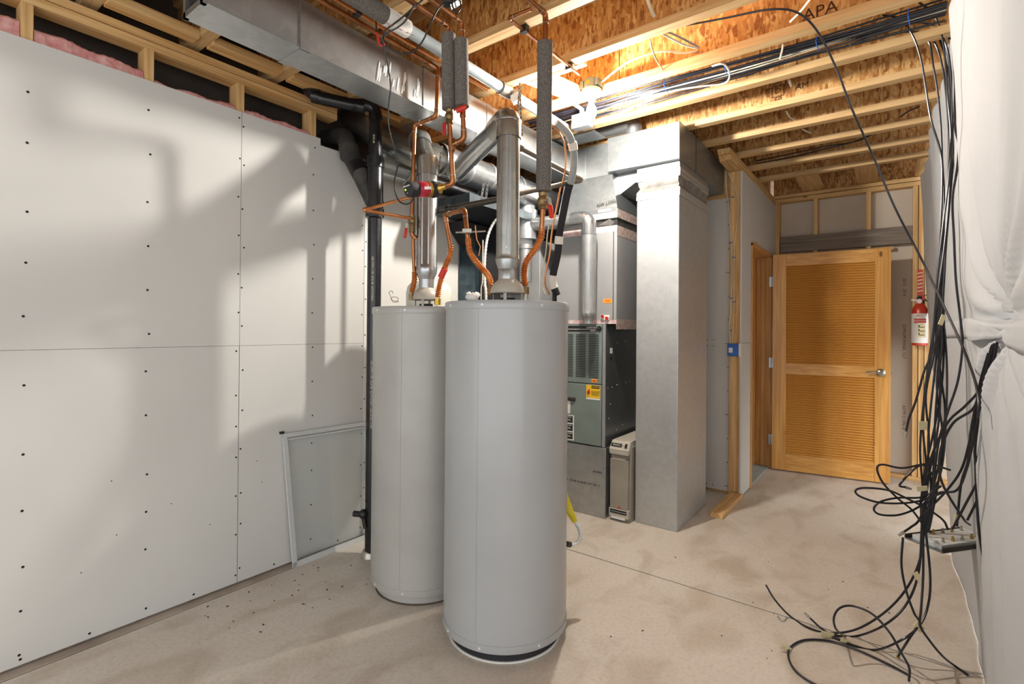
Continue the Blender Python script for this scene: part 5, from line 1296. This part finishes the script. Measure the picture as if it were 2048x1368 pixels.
cable([(0.120, 2.772, 0.628), (0.090, 2.741, 0.545), (0.063, 2.713, 0.518), (0.036, 2.684, 0.497)], 'cable with a shiny metal plug pointing down left above the splitter', tips=(0, 1))
cable([(0.253, 2.633, 0.923), (0.256, 2.630, 0.770), (0.262, 2.629, 0.619), (0.271, 2.630, 0.525), (0.286, 2.635, 0.432), (0.296, 2.637, 0.359), (0.288, 2.625, 0.301)], 'single cable hanging past the splitter along the curtain, metal plug at its end', tips=(0, 1))
# floor cables
cable([(0.108, 2.776, 0.518), (0.097, 2.730, 0.404), (0.056, 2.676, 0.288), (-0.015, 2.685, 0.156), (-0.116, 2.610, 0.075), (-0.218, 2.640, 0.006), (-0.297, 2.627, 0.006), (-0.380, 2.682, 0.006), (-0.433, 2.621, 0.089), (-0.477, 2.651, 0.133)], 'black cable curving across the floor and rising to a point at its left end')
cable([(0.101, 2.783, 0.525), (0.089, 2.700, 0.350), (0.051, 2.647, 0.226), (-0.019, 2.595, 0.137), (-0.120, 2.689, 0.006), (-0.202, 2.634, 0.006), (-0.254, 2.660, 0.006), (-0.300, 2.659, 0.039)], 'black cable lying on the floor with a bare grey tip', tips=(0, 1))
cable([(0.111, 2.778, 0.518), (0.125, 2.702, 0.340), (0.117, 2.659, 0.233), (0.087, 2.599, 0.165), (0.026, 2.529, 0.117), (-0.056, 2.616, 0.006), (-0.133, 2.599, 0.006), (-0.215, 2.615, 0.006)], 'black cable dropping to the floor and ending at the beige tag')
cable([(0.036, 2.685, 0.477), (0.031, 2.656, 0.371), (0.046, 2.643, 0.277), (0.071, 2.612, 0.207), (0.086, 2.573, 0.190), (0.057, 2.527, 0.143), (0.021, 2.622, 0.006)], 'black cable ending on the floor with a brass tip', tips=(0, 2))
cable([(0.103, 2.735, 0.509), (0.101, 2.659, 0.349), (0.092, 2.578, 0.240), (0.088, 2.550, 0.192), (0.116, 2.559, 0.140), (0.159, 2.604, 0.071), (0.202, 2.688, 0.006), (0.237, 2.648, 0.006)], 'black cable crossing the floor toward the curtain foot')
cable([(-0.163, 2.646, 0.006), (-0.183, 2.472, 0.115), (-0.190, 2.466, 0.162), (-0.172, 2.505, 0.190), (-0.130, 2.536, 0.199), (-0.063, 2.524, 0.194), (-0.006, 2.505, 0.148), (0.026, 2.466, 0.109), (0.053, 2.449, 0.065), (0.053, 2.464, 0.006)], 'black cable standing up in a tall arc over the floor')
cable([(0.054, 2.507, 0.006), (-0.021, 2.542, 0.006), (-0.114, 2.571, 0.006), (-0.212, 2.572, 0.006), (-0.299, 2.514, 0.006), (-0.339, 2.422, 0.006), (-0.336, 2.339, 0.006), (-0.299, 2.264, 0.006), (-0.231, 2.225, 0.006), (-0.136, 2.225, 0.006)], 'black cable in a wide circle on the floor at the bottom edge')
# little beige tags on the cables
def tagpiece(p, a, label, w=0.02, h=0.012):
    p = Vector(p); u = Vector((math.cos(a)*0.8, math.cos(a)*0.6, math.sin(a))); v = u.cross(Vector((-.6, .8, 0))).normalized()
    tag(MB().obox(p, u*w, v*h, Vector((-.6,.8,0))*0.0015).build('cable_tag', 'tape_tag'), label, 'tag', 'beige tape tags on the cables')
tagpiece((0.102, 2.757, 0.942), 0.0, 'beige tape tag with dark marks on the bundle beside the door stud', 0.018, 0.018)
tagpiece((0.163, 2.775, 1.388), 1.2, 'beige tape tag near the fire extinguisher on the bundle', 0.022, 0.009)
tagpiece((0.097, 2.679, 0.694), 0.1, 'beige tape tag on the bundle above the splitter', 0.022, 0.010)
tagpiece((0.079, 2.567, 0.374), -1.0, 'beige tape tag on the cables below the splitter', 0.016, 0.010)
tagpiece((-0.224, 2.601, 0.014), -0.2, 'beige tape tag on the floor cables, largest of the loose ones', 0.028, 0.013)
tagpiece((0.085, 2.554, 0.181), -0.8, 'beige tape tag wrapped where the cables reach the floor', 0.020, 0.013)
tagpiece((-0.352, 2.387, 0.014), -0.4, 'beige tape tag at the left of the floor circle', 0.022, 0.009)
tagpiece((-0.159, 2.596, 0.014), -0.3, 'beige tape tag just right of the largest floor tag', 0.020, 0.007)
tagpiece((0.201, 2.658, 0.604), 1.4, 'yellowish tape tag standing above the splitter', 0.014, 0.006)
# splitter tray
S = [Vector(p) for p in ((0.097, 2.907, 0.440), (0.299, 3.130, 0.440), (0.322, 2.943, 0.440), (0.117, 2.684, 0.440))]
sp = thing('cable_splitter', 'silver multi-port cable splitter on a dark bracket hanging in the cables', 'splitter', (S[0]+S[1]+S[2]+S[3])/4-Vector((0,0,.02)))
cS = (S[0]+S[1]+S[2]+S[3])/4; uS = (S[2]-S[3]).normalized(); vS = (S[0]-S[3]); vS = (vS-uS*vS.dot(uS)); hS = vS.length/2; vS.normalize(); wS = (S[2]-S[3]).length/2
MB().obox(cS-Vector((0,0,.012)), uS*wS, vS*hS, (0,0,0.003)).build('bracket', 'galv_dull', sp)
for s in (-1, 1):
    MB().obox(cS-Vector((0,0,.002))+vS*s*hS, uS*wS, vS*0.003, (0,0,0.009)).build('bracket_lip', 'iron', sp)
MB().obox(cS+Vector((0,0,.001)), uS*wS*.90, vS*hS*.78, (0,0,0.010)).build('body', 'aluminium', sp, bevel=0.002)
MB().obox(cS+Vector((0,0,.0115)), uS*wS*.62, vS*hS*.34, (0,0,0.0006)).build('label', 'white', sp)
for k in range(5):
    for s in (-1, 1):
        q = cS+uS*wS*(-.66+.33*k)+vS*s*hS*.5+Vector((0,0,.011))
        MB().tube([q, q+Vector((0,0,.006)), q+Vector((0,0,.0065)), q+Vector((0,0,.020))], [0.0062, 0.0062, 0.0045, 0.0045], 8).build('port', 'brass' if k % 2 else 'solder', sp, angle=30)

# ================================================================== CEILING CABLE RUN
GC = 'cables of the long ceiling run'
rr = random.Random(11)
for k in range(18):
    y0 = 2.85+0.020*(k % 6); z0 = 2.735+0.013*(k//6)+rr.uniform(-.004, .004)
    pts = []
    for i in range(9):
        u = i/8
        x = -2.02+2.2*u
        spread = 1.0-0.55*u
        pts.append((x, y0+spread*(0.05*math.sin(k*1.7)+0.012*math.sin(3*u+k)), z0+spread*0.05*math.cos(k*2.3)*0.5-0.008*math.sin(9*u+k)))
    if k in (2, 15): mt, r_, lb = 'romex', 0.0036, 'pale sheathed cable in the long ceiling run between two joists'
    else: mt, r_, lb = 'coax', 0.0044, 'dark coaxial cable in the long ceiling run between two joists'
    cable(pts, lb, r=r_, mat=mt, group=GC+(' (pale)' if k in (2, 15) else ''), name='ceiling_cable')
for x, s in ((-1.05, 'first blue tie, nearest the bulb,'), (-0.72, 'second blue tie from the bulb'), (-0.30, 'third blue tie from the bulb'), (0.05, 'last blue tie, nearest the curtain,')):
    tag(MB().tube([(x, 2.835, 2.765), (x-.004, 2.828, 2.735), (x, 2.845, 2.718), (x+.004, 2.88, 2.714)], 0.0022, 6).build('cable_tie', 'blue'), s+' around the ceiling cable run', 'cable tie', 'blue ties on the ceiling cable run')
def romex(pts, label, mat='romex', r=0.0048): cable(pts, label, r=r, mat=mat, name='house_wire', cat='wire')
romex([(-1.357, 2.605, 2.735), (-1.250, 2.570, 2.760), (-1.127, 2.526, 2.770), (-1.013, 2.519, 2.770), (-0.942, 2.541, 2.770), (-0.876, 2.613, 2.770), (-0.814, 2.657, 2.780)], 'cream house wire looping from the lamp box to a hole in the joist')
romex([(-0.950, 2.359, 2.750), (-0.972, 2.441, 2.745), (-0.987, 2.534, 2.740), (-0.990, 2.620, 2.730), (-0.997, 2.683, 2.720), (-1.024, 2.704, 2.715)], 'short yellowish wire hanging between two joists right of the bulb', 'romex_yellow')
romex([(-0.889, 2.342, 2.750), (-0.868, 2.441, 2.760), (-0.839, 2.538, 2.765), (-0.799, 2.617, 2.770)], 'upper one of two cream wires entering the joist hole')
romex([(-0.870, 2.357, 2.760), (-0.846, 2.447, 2.770), (-0.820, 2.540, 2.775), (-0.798, 2.629, 2.780)], 'grey cable end next to the cream wires in the joist hole', 'pvc_grey')
romex([(-0.763, 2.737, 2.720), (-0.706, 2.729, 2.710), (-0.695, 2.801, 2.700), (-0.722, 2.901, 2.700), (-0.772, 2.926, 2.700), (-0.875, 2.906, 2.710), (-1.038, 2.883, 2.715), (-1.236, 2.919, 2.710), (-1.379, 2.945, 2.700), (-1.536, 2.952, 2.690)], 'cream wire with a tight loop running to the junction box')
romex([(-0.859, 2.096, 2.780), (-0.862, 2.140, 2.760), (-0.866, 2.196, 2.750)], 'frayed cream cable end poking down between the nearest joists', r=0.008)
romex([(-0.290, 2.522, 2.780), (-0.336, 2.580, 2.770), (-0.385, 2.624, 2.760)], 'pale wire slanting over the stamped joist web')
romex([(-0.440, 2.802, 2.760), (-0.452, 2.837, 2.740), (-0.464, 2.858, 2.715)], 'short cream wire dropping in front of the ceiling cable run')
romex([(-0.478, 3.229, 2.760), (-0.478, 3.303, 2.755)], 'cream wire stub next to the stamped letter on the joist', r=0.006)
romex([(-0.575, 3.776, 2.800), (-0.563, 3.854, 2.780), (-0.538, 3.892, 2.770)], 'pale wire stubs in the fourth joist bay', r=0.006)
romex([(-0.533, 4.180, 2.800), (-0.499, 4.210, 2.780), (-0.475, 4.219, 2.770)], 'pale wire stubs in the fifth joist bay', r=0.006)
cable([(-0.941, 4.693, 2.760), (-0.677, 4.645, 2.750), (-0.428, 4.584, 2.750), (-0.266, 4.578, 2.760), (-0.126, 4.525, 2.780)], 'pair of dark cables stapled in a far joist bay, lower one', r=0.005, name='ceiling_cable')
cable([(-0.931, 4.643, 2.770), (-0.671, 4.601, 2.765), (-0.427, 4.570, 2.765), (-0.230, 4.600, 2.770), (-0.097, 4.520, 2.790)], 'pair of dark cables stapled in a far joist bay, upper one', r=0.005, name='ceiling_cable')
cable([(0.031, 4.244, 2.770), (0.077, 4.220, 2.790), (0.129, 4.240, 2.810)], 'short dark cable end in the joist bay near the curtain', r=0.005, name='ceiling_cable')

# ================================================================== BY THE DOORWAY
MB().box(-1.045, -0.957, 3.77, 4.36, 0.0, 0.038).build('bottom_plate', 'lumber_y', wall_door, bevel=0.003)
bb = thing('switch_box', 'blue plastic electrical box with a white cover mounted on the end post', 'electrical box', (-1.03, 4.35, 1.13))
MB().box(-1.070, -0.985, 4.318, 4.359, 1.133, 1.232).build('box', 'blue', bb, bevel=0.004)
MB().box(-0.985, -0.968, 4.314, 4.359, 1.128, 1.236).build('cover', 'white_plastic', bb, bevel=0.002)
MB().box(-1.060, -1.030, 4.3168, 4.318, 1.16, 1.20).build('sticker', 'white', bb)
romex([(-1.097, 4.350, 2.641), (-1.096, 4.350, 2.527), (-1.072, 4.350, 2.319), (-1.059, 4.350, 2.114), (-1.046, 4.350, 1.829), (-1.052, 4.350, 1.586), (-1.063, 4.350, 1.383), (-1.053, 4.345, 1.229)], 'left one of two pale wires stapled down the end post to the blue box', r=0.0036)
romex([(-1.081, 4.350, 2.626), (-1.035, 4.350, 2.516), (-0.996, 4.350, 2.369), (-1.003, 4.350, 2.229), (-1.025, 4.350, 2.070), (-1.031, 4.350, 1.828), (-1.029, 4.350, 1.504), (-1.036, 4.350, 1.342), (-1.041, 4.345, 1.229)], 'right one of two pale wires stapled down the end post to the blue box', r=0.0036)
for k, (px_, z) in enumerate(((-1.045, 2.42), (-1.058, 2.05), (-1.035, 1.93), (-1.055, 1.60), (-1.03, 1.57), (-1.05, 1.34))):
    tag(MB().box(px_-.012, px_+.012, 4.345, 4.359, z-.003, z+.003).build('cable_staple', 'blue'), ('topmost', 'second', 'third', 'fourth', 'fifth', 'lowest')[k]+' small blue staple holding the wires on the end post', 'staple', 'blue staples on the end post')
fe = thing('fire_extinguisher', 'small red fire extinguisher with white label hanging on the stud by the door', 'fire extinguisher', (0.190, 5.745, 1.224))
ex, ez0, ez1 = 0.187, 1.219, 1.595
eh = ez1-ez0; er = 0.058
MB().lathe([(er-.006, 0), (er, 0.006), (er, eh*.78), (er*.93, eh*.85), (er*.72, eh*.93), (er*.42, eh*.98), (er*.36, eh*1.02)], (ex, 5.745, ez0), n=32).build('cylinder', 'ext_red', fe)
MB().lathe([(er+.0008, eh*.06), (er+.0008, eh*.75)], (ex, 5.745, ez0), n=32, caps=False).build('label', 'white_plastic', fe)
MB().box(ex-er*.72, ex+er*.72, 5.745-er-.0022, 5.745-er*.66, ez0+eh*.53, ez0+eh*.63).build('label_band', 'ext_red', fe)
q = MB().box(ex-er*.30, ex+er*.66, 5.745-er-.0030, 5.745-er*.7, ez0+eh*.20, ez0+eh*.50).build('instruction_panel', 'tape_tag', fe)
for k in range(3):
    MB().box(ex-er*.18, ex+er*.55, 5.745-er-.0036, 5.745-er-.003, ez0+eh*(.24+.09*k), ez0+eh*(.255+.09*k)).build('instruction_line', 'ink', q)
    MB().box(ex-er*.2, ex-er*.02, 5.745-er-.0038, 5.745-er-.003, ez0+eh*(.265+.09*k), ez0+eh*(.295+.09*k)).build('pictogram', 'ink', q)
lettering('FIRE EXTINGUISHER', 0.011, (ex, 5.745-er-.0028, ez0+eh*.58), (1,0,0), (0,0,1), 'ink_white', fe, 'label_print')
lettering('ABC', 0.022, (ex-.005, 5.745-er-.0012, ez0+eh*.70), (1,0,0), (0,0,1), 'ink_red', fe, 'label_print')
MB().lathe([(0.021, 0), (0.023, 0.01), (0.023, 0.035), (0.014, 0.05)], (ex, 5.745, ez1), n=16).build('valve_head', 'black', fe)
MB().tube([(ex-.02, 5.745, ez1+.025), (ex-.06, 5.735, ez1+.027)], 0.010, 12).build('nozzle', 'white', fe)
MB().lathe([(0.021, 0), (0.021, 0.01)], (ex-.005, 5.745-.020, ez1+.015), (0,-1,0), n=20).build('gauge', 'foil_tape_pink', fe)
MB().hexa([(ex-.01,5.735,ez1+.05),(ex+.09,5.735,ez1+.075),(ex+.09,5.755,ez1+.075),(ex-.01,5.755,ez1+.05),(ex-.01,5.735,ez1+.06),(ex+.09,5.735,ez1+.081),(ex+.09,5.755,ez1+.081),(ex-.01,5.755,ez1+.06)]).build('lever', 'black', fe)
MB().hexa([(ex+.01,5.735,ez1+.04),(ex+.10,5.735,ez1-.035),(ex+.10,5.755,ez1-.035),(ex+.01,5.755,ez1+.04),(ex+.02,5.735,ez1+.05),(ex+.108,5.735,ez1-.025),(ex+.108,5.755,ez1-.025),(ex+.02,5.755,ez1+.05)]).build('grip', 'black', fe)
MB().box(ex+.015, ex+.030, 5.728, 5.76, ez1+.025, ez1+.065).build('safety_pin', 'red', fe)
MB().box(ex-.02, ex+.035, 5.79, 5.799, ez0+.1, ez1+.06).build('wall_bracket', 'iron', fe)
wp = thing('tamper_seal_tape', 'red and white printed strip on the stud above the fire extinguisher', 'strip', (ex+.005, 5.80, ez1+.08))
MB().box(ex-.018, ex+.022, 5.797, 5.7995, ez1+.07, ez1+.30).build('strip', 'ext_red', wp)
for k in range(6):
    MB().obox((ex+.002, 5.7965, ez1+.11+k*.032), (0.019,0,0.004), (0,0.0006,0), (0,0,0.005)).build('white_stroke', 'tape_tag', wp)

# ================================================================== ALONG THE LEFT WALL
lf = thing('framed_pane', 'metal-framed glass pane leaning against the left wall on the floor', 'framed pane', (-2.68, 1.75, 0))
m, nt, b = _new('pane_glass')
nt.nodes.remove(b)
o_ = nt.nodes['Material Output']; tr = nt.nodes.new('ShaderNodeBsdfTransparent'); gl = nt.nodes.new('ShaderNodeBsdfGlossy'); mx = nt.nodes.new('ShaderNodeMixShader')
tr.inputs[0].default_value = (0.965, 0.975, 0.975, 1); gl.inputs[0].default_value = (0.9, 0.95, 0.95, 1); gl.inputs['Roughness'].default_value = 0.08; mx.inputs[0].default_value = 0.03
nt.links.new(tr.outputs[0], mx.inputs[1]); nt.links.new(gl.outputs[0], mx.inputs[2]); nt.links.new(mx.outputs[0], o_.inputs['Surface'])
LB = [Vector((-2.656, 1.527, 0.000)), Vector((-2.655, 2.06, 0.0)), Vector((-2.700, 2.05, 0.735)), Vector((-2.700, 1.482, 0.745))]
def bar(a, b, w, t, inward):
    d = (b-a); n = Vector((1, 0, 0.06)).normalized(); iv = inward
    return MB().obox((a+b)/2+iv*w/2, d/2, iv*w/2, n*t)
up = (LB[3]-LB[0]).normalized(); al = (LB[1]-LB[0]).normalized()
bar(LB[0], LB[3], 0.024, 0.007, al).build('frame_stile', 'aluminium', lf)
bar(LB[1], LB[2], 0.024, 0.007, -al).build('frame_stile', 'aluminium', lf)
bar(LB[0], LB[1], 0.030, 0.007, up).build('frame_rail', 'aluminium', lf)
bar(LB[3], LB[2], 0.024, 0.007, -up).build('frame_rail', 'aluminium', lf)
bar(LB[3]-up*.030+al*.03, LB[2]-up*.030-al*.03, 0.010, 0.005, -up).build('inner_bead', 'aluminium', lf)
MB().hexa([LB[0]+Vector((-.001,0,0)), LB[1]+Vector((-.001,0,0)), LB[1]+Vector((.001,0,0)), LB[0]+Vector((.001,0,0)), LB[3]+Vector((-.001,0,0)), LB[2]+Vector((-.001,0,0)), LB[2]+Vector((.001,0,0)), LB[3]+Vector((.001,0,0))]).build('glass_pane', 'pane_glass', lf)
MB().obox(LB[3]+Vector((0.003,-.004,.008)), (0.006,0,0), (0,0.012,0), (0,0,0.006)).build('corner_clip', 'iron', lf)

# ================================================================== GAS CONNECTOR AND SMALL THINGS ON THE FLOOR
gc = thing('gas_connector', 'yellow gas cock with a silver corrugated hose beside the front water heater', 'gas connector', (-1.200, 2.106, 0.327))
MB().tube([(-1.259, 2.085, 0.557), (-1.238, 2.102, 0.483), (-1.211, 2.122, 0.419)], [0.020, 0.021, 0.013], 12).build('gas_cock', 'yellow_plastic', gc, angle=30)
flex(gc, [(-1.211, 2.122, 0.421), (-1.197, 2.133, 0.388), (-1.185, 2.130, 0.359), (-1.187, 2.115, 0.332), (-1.196, 2.084, 0.326), (-1.205, 2.052, 0.334)], 0.0085, 110, 26, 'aluminium').name = 'hose'
MB().tube([(-1.204, 2.065, 0.330), (-1.209, 2.037, 0.341)], 0.014, 6).build('nut', 'iron', gc, angle=20)
rr = random.Random(21); mb = MB()
for k in range(46):
    if k < 30: x, y = rr.uniform(-2.62, -2.15), rr.uniform(1.0, 1.75)
    else: x, y = rr.uniform(-1.1, 0.2), rr.uniform(1.9, 3.3)
    a = rr.uniform(0, 3.14); s = rr.uniform(0.002, 0.006)
    mb.obox((x, y, 0.0012), (math.cos(a)*s, math.sin(a)*s, 0), (-math.sin(a)*s*.5, math.cos(a)*s*.5, 0), (0, 0, 0.0012))
o = mb.build('floor_debris', 'debris'); o['kind'] = 'stuff'; tag(o, 'dark crumbs and wire clippings scattered on the concrete floor', 'debris')
